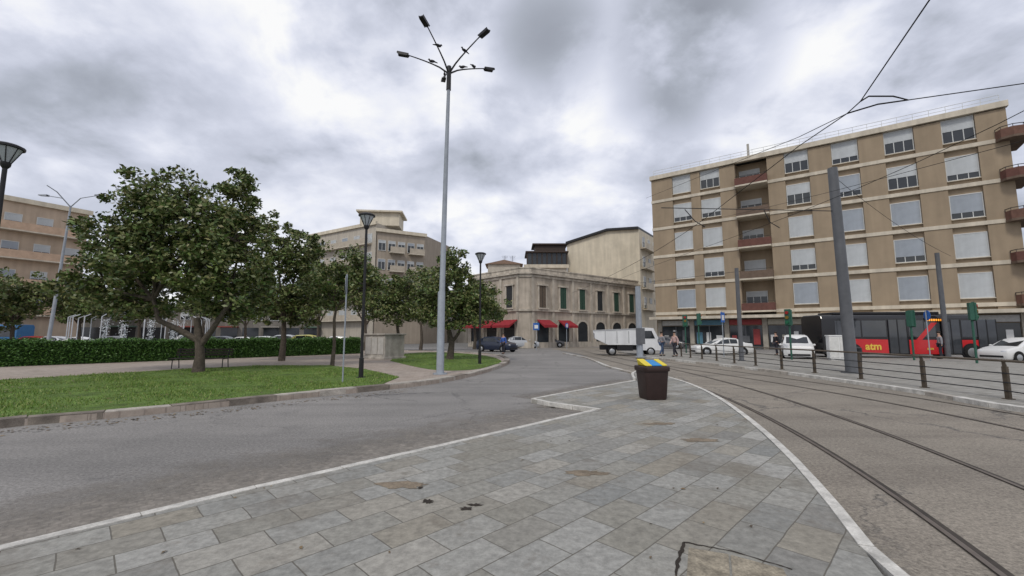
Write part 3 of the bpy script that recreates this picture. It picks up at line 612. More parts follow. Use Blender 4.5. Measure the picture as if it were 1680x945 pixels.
# ------------------------------------------------------------ generic background blocks
def block(name,label,pts,H,mat,rows,facs,ww,wh,style='closed',roofm=None,corn=None,balc=None,bal_m=None):
    t=thing(name,label,'building',(pts[0][0],pts[0][1],0)); base=Matrix.Translation((-pts[0][0],-pts[0][1],0))
    b=B(base); b.prism(pts,0,H,0,1); part('wall',b,[mat,roofm or roofg],t)
    ms=win_meshes(ww,wh,style,'')
    cb=B(base); bb=B(base)
    for (i0,i1,nc) in facs:
        p0,p1=pts[i0],pts[i1]; L_=(Vector(p1)-Vector(p0)).length; FMx=frame(p0,p1)
        if corn: cb.M=FMx; cb.box(-.3,L_+.3,-.35,.0-.003,H-.35,H+.25)
        for z in rows:
            for c in range(nc):
                s=L_*(c+.5)/nc; put_window(t,FMx,s,z,ms,grey=random.random()<.3)
            if balc:
                bb.M=FMx
                for (s0,s1) in balc:
                    bb.box(L_*s0,L_*s1,-1.0,-.003,z-.35,z-.2,0); bb.box(L_*s0,L_*s1,-1.0,-.94,z-.2,z+.75,1)
    if cb.v: part('cornice',cb,[corn or cream],t)
    if bb.v: part('balcony',bb,[cream,bal_m or M('balcony_front',(.42,.37,.30),.8,.15,2)],t)
    return t
creamw=M('cream_plaster',(.60,.54,.43),.9,.10,.6,streak=.12); pale=M('pale_plaster',(.45,.41,.35),.9,.1,.6,streak=.1); peach=M('peach_plaster',(.47,.37,.28),.9,.1,.6,streak=.1)
pa=A(930,400,76)[:2]; pb=A(1048,370,72)[:2]; pc=A(1076,372,80)[:2]
t=thing('residential_building','cream building with blank gable wall and dark pitched roof','building',(pa[0],pa[1],0)); base=Matrix.Translation((-pa[0],-pa[1],0))
zA=A(930,401,76)[2]; zR=A(1000,380,74)[2]; zB=A(1048,376,72)[2]
back=(pc[0]-pb[0],pc[1]-pb[1]); pcc=(pb[0]+back[0]*2,pb[1]+back[1]*2)
pr=(pa[0]+(pb[0]-pa[0])*.58,pa[1]+(pb[1]-pa[1])*.58)
b=B(base)
vs=[(*pa,0),(*pb,0),(*pb,zB),(*pr,zR),(*pa,zA)]; bk=[(v[0]+back[0]*2,v[1]+back[1]*2,v[2]) for v in vs]
b.add(vs+bk,[(0,1,2,3,4),(9,8,7,6,5),(1,6,7,2),(0,4,9,5)],0); part('wall',b,[creamw],t)
b=B(base); fo=(-back[0]*.05,-back[1]*.05); vf=[(v[0]+fo[0],v[1]+fo[1],v[2]) for v in vs]
def slab(a,c,a2,c2,h=.4): b.add([a,c,c2,a2,(a[0],a[1],a[2]+h),(c[0],c[1],c[2]+h),(c2[0],c2[1],c2[2]+h),(a2[0],a2[1],a2[2]+h)],[(0,1,2,3),(7,6,5,4),(0,4,5,1),(1,5,6,2),(2,6,7,3),(3,7,4,0)],0)
slab(vf[4],vf[3],bk[4],bk[3]); slab((vf[3][0],vf[3][1],vf[3][2]+.004),vf[2],bk[3],bk[2]); part('roof',b,[dark],t)
FMc=frame(pb,pcc); ms=win_meshes(1.3,1.9,'half','')
for z in (16.8,13.3,9.8,6.2,):
    for s in (2.0,5.0,8): put_window(t,FMc,s,z,ms)
    bb=B(base); bb.M=FMc; bb.box(.5,6.5,-.9,-.003,z-.4,z-.25); bb.box(.5,6.5,-.9,-.86,z-.25,z+.7); part('balcony',bb,[cream],t)
block('office_building','pale building with dark glazed attic storey',[A(862,430,74)[:2],A(930,430,74)[:2],(11,88),(2,88)],13.6,pale,[9.2,5.6],[(0,1,5)],1.0,1.6,corn=cream)
t=thing('attic_storey','dark metal and glass attic storey with terrace frame','building',(A(865,430,74.5)[0],74.5,13.6))
w_=A(930,430,74.5)[0]-A(865,430,74.5)[0]; b=B()
for i in range(9): b.box(i*w_/8-.09,i*w_/8+.09,0,.15,0,2.5)
b.box(-.3,w_+.3,-.3,6,2.5,2.75); b.box(1.5,w_,1.6,6,2.76,4.2); b.box(1.0,w_+.4,1.2,6.4,4.21,4.45); part('metal_frame',b,[M('brown_metal',(.05,.035,.028),.6)],t)
b=B().box(0,w_,.2,5.8,0,2.49); part('glazing',b,[glass],t)
for i,xx in enumerate((-4,-2.6,3,5.5)):
    b=B().tube([(0,0,0),(0,0,3.2)],.035,5)
    for k in range(4): b.tube([(-.6+.1*k,0,3.1-.25*k),(.6-.1*k,0,3.1-.25*k)],.02,4)
    part('antenna',b,[dark],None,loc=(A(865,430,74.5)[0]+xx,78,14 if i>1 else 13),label='thin rooftop television antenna with crossbars',cat='antenna',group='rooftop antennas')
# historic corner building
zt=10.0; hl=P(770,452,zt); hc=P(861,437,zt); hr=P(1046,461,zt)
hist=thing('historic_building','two storey pale stone historic building with pilasters and red awnings','building',(hc[0],hc[1],0)); base=Matrix.Translation((-hc[0],-hc[1],0))
och=M('ochre_stone',(.43,.375,.31),.9,.22,.6,.2,streak=.25); trim=M('stone_trim',(.49,.44,.37),.85,.22,1.0,.2,streak=.25)
dl=Vector((hc[0]-hl[0],hc[1]-hl[1])).normalized(); dr=Vector((hr[0]-hc[0],hr[1]-hc[1])).normalized()
c1=(hc[0]-dl.x*1.0,hc[1]-dl.y*1.0); c2=(hc[0]+dr.x*1.0,hc[1]+dr.y*1.0)
hb=[hl,c1,c2,hr,(hr[0]-4,hr[1]+9),(hl[0]+3,hl[1]+14)]
b=B(base); b.prism(hb,0,zt-.6); part('wall',b,[och],hist)
tr=B(base); gs=M('green_louvre',(.04,.085,.06),.7,.25,8); par=B(base)
for (p0,p1,nc) in ((hl,c1,3),(c1,c2,0),(c2,hr,6)):
    L_=(Vector(p1)-Vector(p0)).length; Fx=frame(p0,p1); tr.M=Fx
    tr.box(-.2,L_+.2,-.38,-.003,zt-.85,zt-.6); tr.box(-.1,L_+.1,-.15,-.003,zt-1.2,zt-.9); tr.box(-.05,L_+.05,-.22,-.003,4.55,4.8); tr.box(0,L_,-.10,-.003,0,.7)
    par.M=Fx; par.box(-.1,L_+.1,-.15,.12,zt-.14,zt); par.box(-.06,L_+.06,-.08,.05,zt-.6,zt-.14)
    for c in range(nc+1):
        if nc==0: break
        s=min(max(L_*c/nc,.25),L_-.25); tr.box(s-.2,s+.2,-.12,-.004,.7,4.54); tr.box(s-.2,s+.2,-.12,-.004,4.81,zt-1.21)
    for c in range(nc):
        s=L_*(c+.5)/nc; p=Fx@Vector((s,0,0)); a=math.atan2(Fx[1][0],Fx[0][0]); w=1.15; z0=5.0; h=2.8
        o=B(); o.box(-w/2,w/2,-.06,-.004,z0,z0+h,0)
        wo=part('window',o,[glass],hist,loc=p-Vector(hist.location),rot=a)
        o=B(); o.box(-w/2-.18,-w/2,-.14,-.004,z0,z0+h); o.box(w/2,w/2+.18,-.14,-.004,z0,z0+h); o.box(-w/2-.3,w/2+.3,-.24,-.004,z0+h,z0+h+.22); o.box(-w/2-.3,w/2+.3,-.35,-.004,z0-.18,z0-.003); part('frame',o,[trim],wo)
        o=B()
        for sd in (-1,1):
            xa,xb=(sd*.04,sd*(w/2-.02)); xa,xb=min(xa,xb),max(xa,xb); o.box(xa,xb,-.09,-.062,z0+.05,z0+h-.05)
            for q in range(19): o.box(xa+.05,xb-.05,-.105,-.091,z0+.1+q*.135,z0+.19+q*.135)
        if (c+nc)%4!=1: part('shutter',o,[gs if (c+nc)%3 else M('brown_louvre',(.13,.10,.075),.7,.25,8)],wo)
        o=B(); pr_=[(-1.0,0),(1.0,0),(1.0,2.6)]+[(1.0*math.cos(q*math.pi/8),2.6+.8*math.sin(q*math.pi/8)) for q in range(1,8)]+[(-1.0,2.6)]; o.extr(pr_,-.05,-.004)
        do=part('shop_door',o,[glass],hist,loc=p-Vector(hist.location),rot=a)
        o=B(); ar=[(math.cos(q*math.pi/10),math.sin(q*math.pi/10)) for q in range(11)]
        for q in range(10):
            (a0,b0),(a1,b1)=ar[q],ar[q+1]; o.extr([(a0,2.6+b0*.8),(a0*1.22,2.6+b0*1.05),(a1*1.22,2.6+b1*1.05),(a1,2.6+b1*.8)],-.14,-.06)
        o.box(-1.22,-1.0,-.14,-.06,0,2.6); o.box(1.0,1.22,-.14,-.06,0,2.6); part('frame',o,[trim],do)
part('pilaster',tr,[trim],hist); part('cornice',par,[trim],hist)
redc=M('red_canvas',(.27,.022,.03),.8,.2,3)
FL=frame(hl,c1); LL=(Vector(c1)-Vector(hl)).length; FR=frame(c2,hr); LR=(Vector(hr)-Vector(c2)).length
for Fx,s0,s1 in ((FL,.2,LL/3-.2),(FL,LL/3+.1,LL*2/3-.2),(FL,LL*2/3+.1,LL-.1),(FR,LR/6*.5-1.1,LR/6*.5+1.1),(FR,LR/6*1.5-1.1,LR/6*1.5+1.1)):
    o=B(base); o.M=Fx; o.add([(s0,-.2,3.5),(s1,-.2,3.5),(s1,-1.6,2.8),(s0,-1.6,2.8),(s1,-1.6,2.5),(s0,-1.6,2.5),(s0,-.2,3.45),(s1,-.2,3.45)],[(0,3,2,1),(3,5,4,2),(5,6,7,4),(0,6,5,3),(1,2,4,7),(0,1,7,6)]); part('awning',o,[redc],hist)
hut=thing('roof_terrace_room','small pale rooftop room on the historic building','building',(hc[0]-3,hc[1]+8,zt-.6))
o=B().box(-2,2.6,0,4,0,2.2); part('wall',o,[pale],hut); o=B().extr([(-2.4,2.2),(3.0,2.2),(.3,2.8)],-.3,4.3); part('roof',o,[M('terracotta',(.22,.15,.115),.9)],hut)
# modern blocks
pl=P(505,388,21.5); pm=P(618,352,23)
block('apartment_building','cream modern apartment block with wide balconies',[pl,pm,(pm[0]+6,pm[1]+13),(pl[0]+4,pl[1]+16)],21.5,pale,[18,14.6,11.2,7.8,4.4],[(0,1,6)],1.6,1.7,corn=creamw,balc=[(.05,.95)])
pe=P(697,392,19.5)
block('apartment_building','brown fronted apartment block with loggias beside the trees',[(pm[0]+.3,pm[1]-.2),(pe[0],pe[1]),(pe[0]+3,pe[1]+10),(pm[0]+3,pm[1]+10)],20.2,M('brownish_plaster',(.34,.29,.235),.9,.1,.6,streak=.1),[16.5,13.1,9.7,6.3],[(0,1,5)],1.3,1.9,'third',corn=creamw,balc=[(.25,.55),(.65,.97)])
o=B().box(0,7,0,5,0,2.4); o.box(-.6,7.6,-.6,5.6,2.4,2.7); part('rooftop_room',o,[creamw],None,loc=(pm[0]-3.5,pm[1]+1.5,21.52),rot=.1,label='pale rooftop stair room with overhanging slab',cat='building')
fl1=P(0,322,18.5); fl2=P(135,347,18.5)
dv=Vector((fl2[0]-fl1[0],fl2[1]-fl1[1])); e2=(fl2[0]+dv.x*.1,fl2[1]+dv.y*.1); e0=(fl1[0]-dv.x*1.5,fl1[1]-dv.y*1.5)
block('apartment_building','peach apartment block with long balconies at the plaza side',[e0,e2,(e2[0]-14,e2[1]+10),(e0[0]-14,e0[1]+10)],18.5,peach,[14.8,11.3,7.8,4.3],[(0,1,7)],1.5,1.9,'half',corn=creamw,balc=[(.02,.46),(.54,.98)],bal_m=M('peach_balcony',(.49,.35,.25),.8,.15,2))
greyw=M('grey_plaster',(.20,.185,.165),.9,.25,.4,streak=.25)  # darker, greyer plaster colour for the low background blocks
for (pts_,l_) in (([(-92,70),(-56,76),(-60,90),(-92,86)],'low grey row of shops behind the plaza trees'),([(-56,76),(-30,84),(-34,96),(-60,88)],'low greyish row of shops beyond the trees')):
    tt_=block('shop_building',l_,pts_,6.5,greyw,[4.2],[(0,1,10)],1.6,1.4,'half')
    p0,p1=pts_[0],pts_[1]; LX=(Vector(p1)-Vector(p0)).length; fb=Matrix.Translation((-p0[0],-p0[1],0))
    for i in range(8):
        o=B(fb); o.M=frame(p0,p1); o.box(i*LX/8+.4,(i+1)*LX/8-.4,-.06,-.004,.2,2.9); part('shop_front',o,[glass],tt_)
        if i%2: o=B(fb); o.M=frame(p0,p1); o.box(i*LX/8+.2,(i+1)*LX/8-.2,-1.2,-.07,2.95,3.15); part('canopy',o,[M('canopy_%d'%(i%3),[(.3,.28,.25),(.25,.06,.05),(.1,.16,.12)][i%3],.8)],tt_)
block('apartment_building','pale apartment block closing the side street',[(-30,92),(0,88),(0,98),(-30,100)],11,greyw,[7.5,4],[(0,1,10)],1.4,1.7,'half')
# ------------------------------------------------------------ vehicles
def wheel(t,x,y,r,w=.2):
    b=B().tube([(0,-w/2,0),(0,-w/2+.02,0),(0,w/2-.02,0),(0,w/2,0)],[r*.93,r,r,r*.93],20); o=part('wheel',b,[black],t,smooth=True,loc=(x,y,r))
    s=1 if y>0 else -1; b=B().tube([(0,s*(w/2+.004),0),(0,s*(w/2+.02),0)],[r*.62,r*.55],16); part('rim',b,[greyp],o,smooth=True)
PROF={'hatch':([(2.0,.60,.62,.66),(1.93,.70,.74,.78),(1.45,.84,.88,.84),(.98,.92,.96,.85),(.30,.94,1.38,.85),(-.25,.95,1.47,.85),(-1.15,.97,1.43,.84),(-1.70,.97,1.22,.82),(-1.92,.90,.96,.79),(-1.98,.58,.62,.74)],1.3,-1.25,.31),
 'sedan':([(2.2,.58,.60,.66),(2.12,.68,.72,.79),(1.6,.80,.84,.85),(.95,.88,.92,.86),(.15,.90,1.32,.86),(-.4,.92,1.40,.86),(-1.0,.93,1.36,.85),(-1.6,.94,1.02,.84),(-2.1,.92,.96,.80),(-2.2,.60,.64,.75)],1.4,-1.35,.31),
 'suv':([(2.1,.70,.72,.70),(2.03,.85,.88,.82),(1.5,.98,1.02,.87),(1.0,1.03,1.07,.88),(.5,1.05,1.52,.88),(-.2,1.06,1.64,.88),(-1.4,1.06,1.60,.87),(-1.85,1.05,1.38,.85),(-2.02,1.0,1.08,.82),(-2.08,.65,.7,.78)],1.35,-1.3,.34)}
headm=M('headlight_glass',(.6,.62,.65),.1,.05); redl=M('red_lens',(.35,.01,.01),.2)
def car(label,loc,rot,col,kind='hatch',group='cars parked around the square',name='car'):
    t=thing(name,label,'car',loc,rot,group=group); S,fx,rx,wr=PROF[kind]
    paint=M('paint_%s'%str(col),col,.28,.03,2,spec=.6); b=B(); rings=[]
    for i,(x,bz,rz,w) in enumerate(S):
        end=i in(0,len(S)-1); zb=.32 if end else .2; gh=rz-bz>.12; wt=w*(.76 if gh else .92)
        h=[(w*.93,zb),(w,zb+.14),(w*1.01,min(.62,bz*.8)),(w*.965,bz),(wt,bz+(rz-bz)*.86),(wt*.78,rz),(0,rz+.015)]
        rings.append([(x,p[0],p[1]) for p in h]+[(x,-p[0],p[1]) for p in h[-2::-1]])
    n=len(rings[0]); fs=[]
    for i in range(len(rings)-1):
        for j in range(n-1): fs.append((i*n+j,i*n+j+1,(i+1)*n+j+1,(i+1)*n+j))
        fs.append((i*n+n-1,i*n,(i+1)*n,(i+1)*n+n-1))
    fs.append(tuple(range(n-1,-1,-1))); fs.append(tuple((len(rings)-1)*n+j for j in range(n)))
    b.add(sum(rings,[]),fs); part('body',b,[paint],t,smooth=True)
    gi=[i for i,s in enumerate(S) if s[2]-s[1]>.12]; g0,g1=gi[0],gi[-1]
    def lerp(a,c,u): return tuple(a[k]+(c[k]-a[k])*u for k in range(3))
    for sd in (1,-1):
        lo=[];hi=[]
        for i in [g0-1]+gi:
            if i==g0-1: q=lerp(rings[i][3],rings[g0][3],.35); lo.append(q); hi.append(q); continue
            r=rings[i]; lo.append(lerp(r[3],r[4],.08)); hi.append(lerp(r[3],r[4],.93))
        for i in range(len(lo)-1):
            gb=B(); q=[lo[i],lo[i+1],hi[i+1],hi[i]]; q2=[lerp(q[0],q[1],.04),lerp(q[0],q[1],.96),lerp(q[3],q[2],.96),lerp(q[3],q[2],.04)]
            gb.add([(p[0],(p[1]+.012)*sd,p[2]+.004) for p in q2],[(0,1,2,3) if sd<0 else (3,2,1,0)])
            part('side_window',gb,[carglass],t)
    for (ia,ib,nm) in ((g0-1,g0,'windscreen'),(g1+1,g1,'rear_window')):
        a=rings[ia];c=rings[ib]; d=.02 if ia<ib else -.02
        pts=[(a[5][0]+d-.02,a[5][1]*.98,a[5][2]+.015),(a[5][0]+d-.02,-a[5][1]*.98,a[5][2]+.015),(c[5][0]+d,-c[5][1]*1.12,c[5][2]-.035),(c[5][0]+d,c[5][1]*1.12,c[5][2]-.035)]
        pts=[(p[0]+d*.6,p[1],p[2]+.01) for p in pts]
        gb=B().add(pts,[(0,1,2,3) if ia>ib else (3,2,1,0)]); part(nm,gb,[carglass],t)
    for y in (-1,1):
        w=S[3][3]
        for x in (fx,rx):
            wheel(t,x,y*(w-.08),wr)
            gb=B().tube([(x,y*(w+.004),wr+.02),(x,y*(w+.012),wr+.02)],wr+.05,20); part('wheel_arch',gb,[black],t)
    for y in (-.58,.58):
        gb=B(); gb.ell((S[1][0]-.03,y,.66),(.10,.17,.075)); part('headlight',gb,[headm],t,smooth=True)
        gb=B().box(S[-2][0]-.06,S[-2][0]+.1,y-.1,y+.12,.72,.9); part('tail_light',gb,[redl],t,bevel=.02)
    for xa,xb in ((S[0][0]-.05,S[0][0]+.02),(S[-1][0]-.02,S[-1][0]+.05)):
        gb=B().box(xa,xb,-.6,.6,.3,.42); part('bumper',gb,[dark],t,bevel=.02)
    for y in (-1,1):
        gb=B(); gb.ell((.75,y*(S[3][3]+.06),.98),(.07,.09,.07)); part('mirror',gb,[paint],t,smooth=True)
    return t
W=(.68,.68,.67)
x,y=P(1183,583); car('white three box saloon car waiting beside the platform',(x,y,0),R(176),W,'sedan')
x,y=P(1308,589,0); car('white compact off-road car by the traffic light',(x,y,0),R(240),W,'suv')
x,y=P(1668,594,0); car('white hatchback car next to the bus',(x+.3,y,0),R(185),W,'hatch')
x,y=P(815,577,0); car('dark navy estate car parked by the lawn',(x,y,0),R(-35),(.012,.02,.045),'hatch')
x,y=P(857,571,0); car('silver grey small car parked by the historic building',(x,y,0),R(10),(.45,.47,.5),'hatch')
for px_,py_,r_,c_,k_,l_ in ((508,572,0,(.55,.5,.12),'suv','pale yellow and white car on the far side of the plaza'),(440,572,5,W,'hatch','white hatchback parked beyond the hedge'),(405,572,3,W,'sedan','white saloon parked beyond the hedge'),(95,572,0,(.5,.52,.55),'hatch','grey hatchback parked beyond the hedge'),(135,572,0,W,'sedan','white saloon parked by the fountain'),(60,572,0,(.3,.02,.02),'hatch','red hatchback parked beyond the hedge'),
   (560,572,4,W,'hatch','white hatchback on the plaza road'),(475,571,2,(.4,.42,.44),'suv','silver van-like car beyond the hedge'),(900,570,5,(.05,.05,.055),'hatch','dark hatchback parked near the shops'),(1240,572,-30,(.3,.31,.33),'hatch','grey hatchback parked under the shop canopy'),(1095,572,-35,(.12,.12,.13),'hatch','dark grey hatchback parked by the apartment block'),(370,572,4,(.05,.06,.08),'hatch','dark blue hatchback beyond the hedge'),(320,572,4,W,'suv','white off-road car beyond the fountain'),(190,571,4,(.1,.1,.11),'hatch','black hatchback behind the fountain')):
    q=P(px_,py_,0); car(l_,(q[0],q[1],0),R(r_),c_,k_)
x,y=P(1376,591,.1); t=thing('utility_cabinet','plain white utility cabinet on the platform edge','cabinet',(x,y,.1),R(-20))
b=B().box(-.5,.5,-.3,.3,.1,1.45); b.box(-.54,.54,-.34,.34,1.45,1.52); b.box(-.46,.46,-.26,.26,0,.1); part('cabinet_body',b,[whitep],t,bevel=.015)
for s in (-.25,.25): part('door',B().box(s-.22,s+.22,-.32,-.302,.18,1.38),[M('off_white',(.6,.6,.58),.5)],t,bevel=.005)
x,y=P(1030,583,0); t=thing('refuse_truck','small white tipper lorry with open sloping load bed','truck',(x,y,0),R(-8))
tw=M('truck_white',(.68,.69,.70),.4,.06,2,streak=.1)
b=B()
side_p=[(-2.6,1.35),(-2.65,1.95),(.8,2.08),(.85,1.0),(.6,.85),(-1.6,.85)]
b.extr(side_p,-.9,-.84); b.extr(side_p,.84,.9); b.extr([(.79,1.0),(.74,2.05),(.8,2.08),(.85,1.0)],-.839,.839); b.extr([(-2.6,1.35),(.8,1.0),(.6,.85),(-1.6,.85)],-.839,.839); b.extr([(-2.6,1.36),(-2.65,1.8),(-2.6,1.8),(-2.55,1.36)],-.839,.839)
part('load_bed',b,[tw],t)
b=B().extr([(-2.66,1.951),(-2.66,2.02),(.82,2.15),(.82,2.081)],-.94,-.82); b.extr([(-2.66,1.951),(-2.66,2.02),(.82,2.15),(.82,2.081)],.82,.94)
for xx in (-1.8,-.9,0,.6): b.box(xx-.03,xx+.03,-.935,-.903,1.0,1.92)
part('bed_rib',b,[M('truck_grey',(.40,.41,.42),.5)],t)
b=B().extr([(.95,.5),(2.35,.5),(2.42,1.05),(2.2,1.35),(1.85,2.1),(1.05,2.15),(.95,2.0)],-.85,.85); part('cab',b,[tw],t,bevel=.06)
for ya_,yb_ in ((-.87,-.855),(.855,.87)):
    b=B().extr([(1.2,1.35),(2.0,1.35),(1.75,1.95),(1.2,1.95)],ya_,yb_); part('side_window',b,[carglass],t)
b=B().add([(2.225,-.75,1.36),(2.225,.75,1.36),(1.9,.7,2.04),(1.9,-.7,2.04)],[(0,1,2,3)]); part('windscreen',b,[carglass],t)
b=B().box(-2.2,2.2,-.45,.45,.45,.82); b.box(-.9,.3,-.85,-.5,.4,.8); part('chassis',b,[dark],t)
for xx in (-1.3,1.65):
    for yy in (-.75,.75): wheel(t,xx,yy,.34,.22)
for yy in (-.6,.6): b=B().box(2.38,2.46,yy-.15,yy+.15,.75,.95); part('headlight',b,[headm],t)
# bus
x0,y0=P(1352,589,0); x1,y1=P(1612,590.5,0)
bl=math.hypot(x1-x0,y1-y0); ang=math.atan2(y1-y0,x1-x0)
t=thing('city_bus','red and black city bus with dark windows and yellow lettering','bus',((x0+x1)/2-math.sin(ang)*1.25,(y0+y1)/2+math.cos(ang)*1.25,0),ang)
red=M('bus_red',(.52,.018,.022),.3,.08,1.5,spec=.6); bblack=M('bus_black',(.012,.012,.014),.15,.1,1.5,spec=.6)
def secx(b,x0,x1,pts,m=0):
    n=len(pts); vs=[(x0,p[0],p[1]) for p in pts]+[(x1,p[0],p[1]) for p in pts]
    b.add(vs,[(i,(i+1)%n,n+(i+1)%n,n+i) for i in range(n)]+[tuple(range(n-1,-1,-1)),tuple(range(n,2*n))],m)
h=bl/2
b=B(); secx(b,-h,h,[(1.22,.32),(1.25,.45),(1.25,2.75),(1.15,2.95),(.95,3.02),(-.95,3.02),(-1.15,2.95),(-1.25,2.75),(-1.25,.45),(-1.22,.32)][::-1]); part('body',b,[bblack],t,bevel=.06)
def side(prof,off=0.006,nm='side_panel',mt=None):
    b=B(); b.extr(prof,-1.25-off-.01,-1.25-off); part(nm,b,[mt or red],t)
side([(-h+.5,.36),(-3.6,.36),(-3.6,1.38),(-h+.5,1.42)]); side([(-3.595,.36),(-.75,.36),(-.75,1.32),(-3.595,1.375)]); side([(.55,.36),(2.55,.36),(2.55,1.3),(.55,1.31)]); side([(3.75,.36),(4.75,.36),(4.75,1.3),(3.75,1.3)])
side([(1.0,1.315),(1.35,1.31),(2.35,2.45),(2.0,2.45)],.012)
part('front_panel',B().box(h+.003,h+.03,-1.1,1.1,.4,1.1),[red],t)
bgl=glassmat('bus_glass',(.05,.055,.062),.04)
for a_,c_ in ((-h+1.0,-4.0),(-3.9,-2.4),(-2.3,-.8),(.6,1.5),(1.55,2.5),(3.8,4.7)): side([(a_,1.5),(c_,1.5),(c_,2.6),(a_,2.6)],.003,'side_window',bgl)
for dx in (-.1,3.15,5.3):
    b=B(); b.box(dx-.55,dx+.55,-1.275,-1.262,.4,2.65,0); b.box(dx-.03,dx+.03,-1.29,-1.276,.4,2.65,1); b.box(dx-.58,dx-.54,-1.29,-1.276,.4,2.65,1); b.box(dx+.54,dx+.58,-1.29,-1.276,.4,2.65,1); part('door',b,[bgl,dark],t)
for xx in (-3.0,4.25):
    b=B().tube([(xx,-1.285,.5),(xx,-1.29,.5)],.58,24); part('wheel_arch',b,[dark],t)
    for yy in (-1.16,1.16): wheel(t,xx,yy-.04 if yy<0 else yy,.48,.28)
b=B().box(-h+1,h-2,-.9,.9,3.025,3.2); part('roof_unit',b,[dark],t,bevel=.05)
def textmesh(s,size,mat,parent,loc,rx,name='lettering',ext=.006):
    cu=bpy.data.curves.new('txt','FONT'); cu.body=s; cu.size=size; cu.extrude=ext; cu.offset=size*.03; ob=bpy.data.objects.new('txt',cu); COL.objects.link(ob)
    bpy.context.view_layer.update(); me=bpy.data.meshes.new_from_object(ob.evaluated_get(bpy.context.evaluated_depsgraph_get())); bpy.data.objects.remove(ob); me.materials.clear(); me.materials.append(mat)
    return put(name,me,parent,loc=loc,rx=rx)
yl=M('yellow_lettering',(.72,.50,.08),.5,.05)
textmesh('atm',.66,yl,t,(-2.2,-1.283,.65),(R(90),0,0)); textmesh('atm',.25,yl,t,(1.6,-1.283,.65),(R(90),0,0))
b=B().box(1.6,3.1,-1.30,-1.277,2.5,2.75); dp=part('destination_display',b,[bblack],t)
led=bpy.data.materials.new('amber_led'); led.use_nodes=True; bsn=led.node_tree.nodes['Principled BSDF']; bsn.inputs['Base Color'].default_value=(.8,.3,.02,1); bsn.inputs['Emission Color'].default_value=(1,.35,.03,1); bsn.inputs['Emission Strength'].default_value=1.0
b=B()
for i in range(9): b.box(1.7+i*.14,1.79+i*.14,-1.306,-1.301,2.56,2.69)
part('led_sign',b,[led],dp)
for yy in (-.9,.9): b=B().box(h+.01,h+.06,yy-.2,yy+.2,.6,.8); part('headlight',b,[headm],t)
x,y=P(-45,572,0); t=thing('coach','blue and white coach on the far side of the plaza','bus',(x,y,0),R(12))
b=B(); secx(b,-5,5,[(1.2,.35),(1.2,2.6),(1,2.85),(-1,2.85),(-1.2,2.6),(-1.2,.35)][::-1]); part('body',b,[M('coach_blue',(.05,.16,.34),.35,.08)],t,bevel=.05)
b=B().box(-4.8,4.8,-1.225,-1.204,1.4,2.4); part('side_window',b,[bgl],t)
for xx in (-3,3): wheel(t,xx,-1.1,.45,.28)
# ------------------------------------------------------------ traffic lights, bins, signs
tlg=M('traffic_green',(.03,.10,.07),.5)
def tlight(px,py,H,label,rot=0):
    x,y=P(px,py,.1); t=thing('traffic_light',label,'traffic light',(x,y,.1),rot,group='traffic lights at the junction')
    b=B().cyl(0,0,0,H,.055,n=10); part('pole',b,[tlg],t,smooth=True)
    b=B().box(-.16,.16,-.2,.1,H-.95,H); b.box(-.2,.2,-.12,-.1,H-1.0,H+.05)
    hd=part('signal_head',b,[tlg],t,bevel=.02)
    for i,c in enumerate(((.02,.12,.06),(.2,.12,.02),(.3,.02,.02))): b=B().tube([(0,-.2,H-.78+i*.3),(0,-.26,H-.78+i*.3)],.1,14); part('signal_lens',b,[M('lens_%d'%i,c,.3)],hd)
tlight(1603,596,3.3,'green traffic light on a pole in front of the bus',R(60)); tlight(1299,590,3.1,'green traffic light beside the crossing',R(-60)); tlight(1148,580,3.3,'traffic light pole by the apartment block',R(75)); tlight(1126,579,3.2,'traffic light by the junction',R(-20)); tlight(1500,591,3.0,'grey-green traffic light in front of the bus door',R(100))
x,y=P(1415,612,.1); t=thing('litter_bin','small dark litter bin beside the tram pole','bin',(x,y+.3,.1)); b=B().tube([(0,0,.1),(0,0,.12),(0,0,.95)],[.14,.2,.24],14); part('bin_body',b,[dark],t,smooth=True); b=B().tube([(0,0,.951),(0,0,1.0),(0,0,1.05)],[.25,.25,.15],14); b.cyl(0,0,0,.1,.05); part('bin_rim',b,[dark],t,smooth=True)
bluem=M('blue_sign',(.03,.12,.4),.5)
def rsign(px,py,H,label,kind,rot=0):
    x,y=P(px,py,.1); t=thing('road_sign',label,'sign',(x,y,.1),rot,group='road signs'); b=B().cyl(0,0,0,H,.03,n=8); part('pole',b,[galv],t,smooth=True)
    if kind=='round': b=B().tube([(0,-.04,H-.3),(0,-.06,H-.3)],.3,20); part('sign_plate',b,[bluem],t); b=B().tube([(0,-.061,H-.3),(0,-.065,H-.3)],.2,20); part('sign_symbol',b,[whitep],t)
    else: b=B().box(-.3,.3,-.06,-.04,H-.8,H-.1); part('sign_plate',b,[bluem],t); b=B().box(-.18,.18,-.066,-.062,H-.65,H-.3); part('sign_symbol',b,[whitep],t)
rsign(1188,586,3.2,'square blue and white road sign by the crossing','sq',R(40)); rsign(880,575,2.8,'blue square parking sign near the shops','sq'); rsign(1527,592,3.0,'round blue road sign seen nearly edge-on','round',R(75)); rsign(930,573,2.8,'round blue road sign by the historic building','round',R(50))
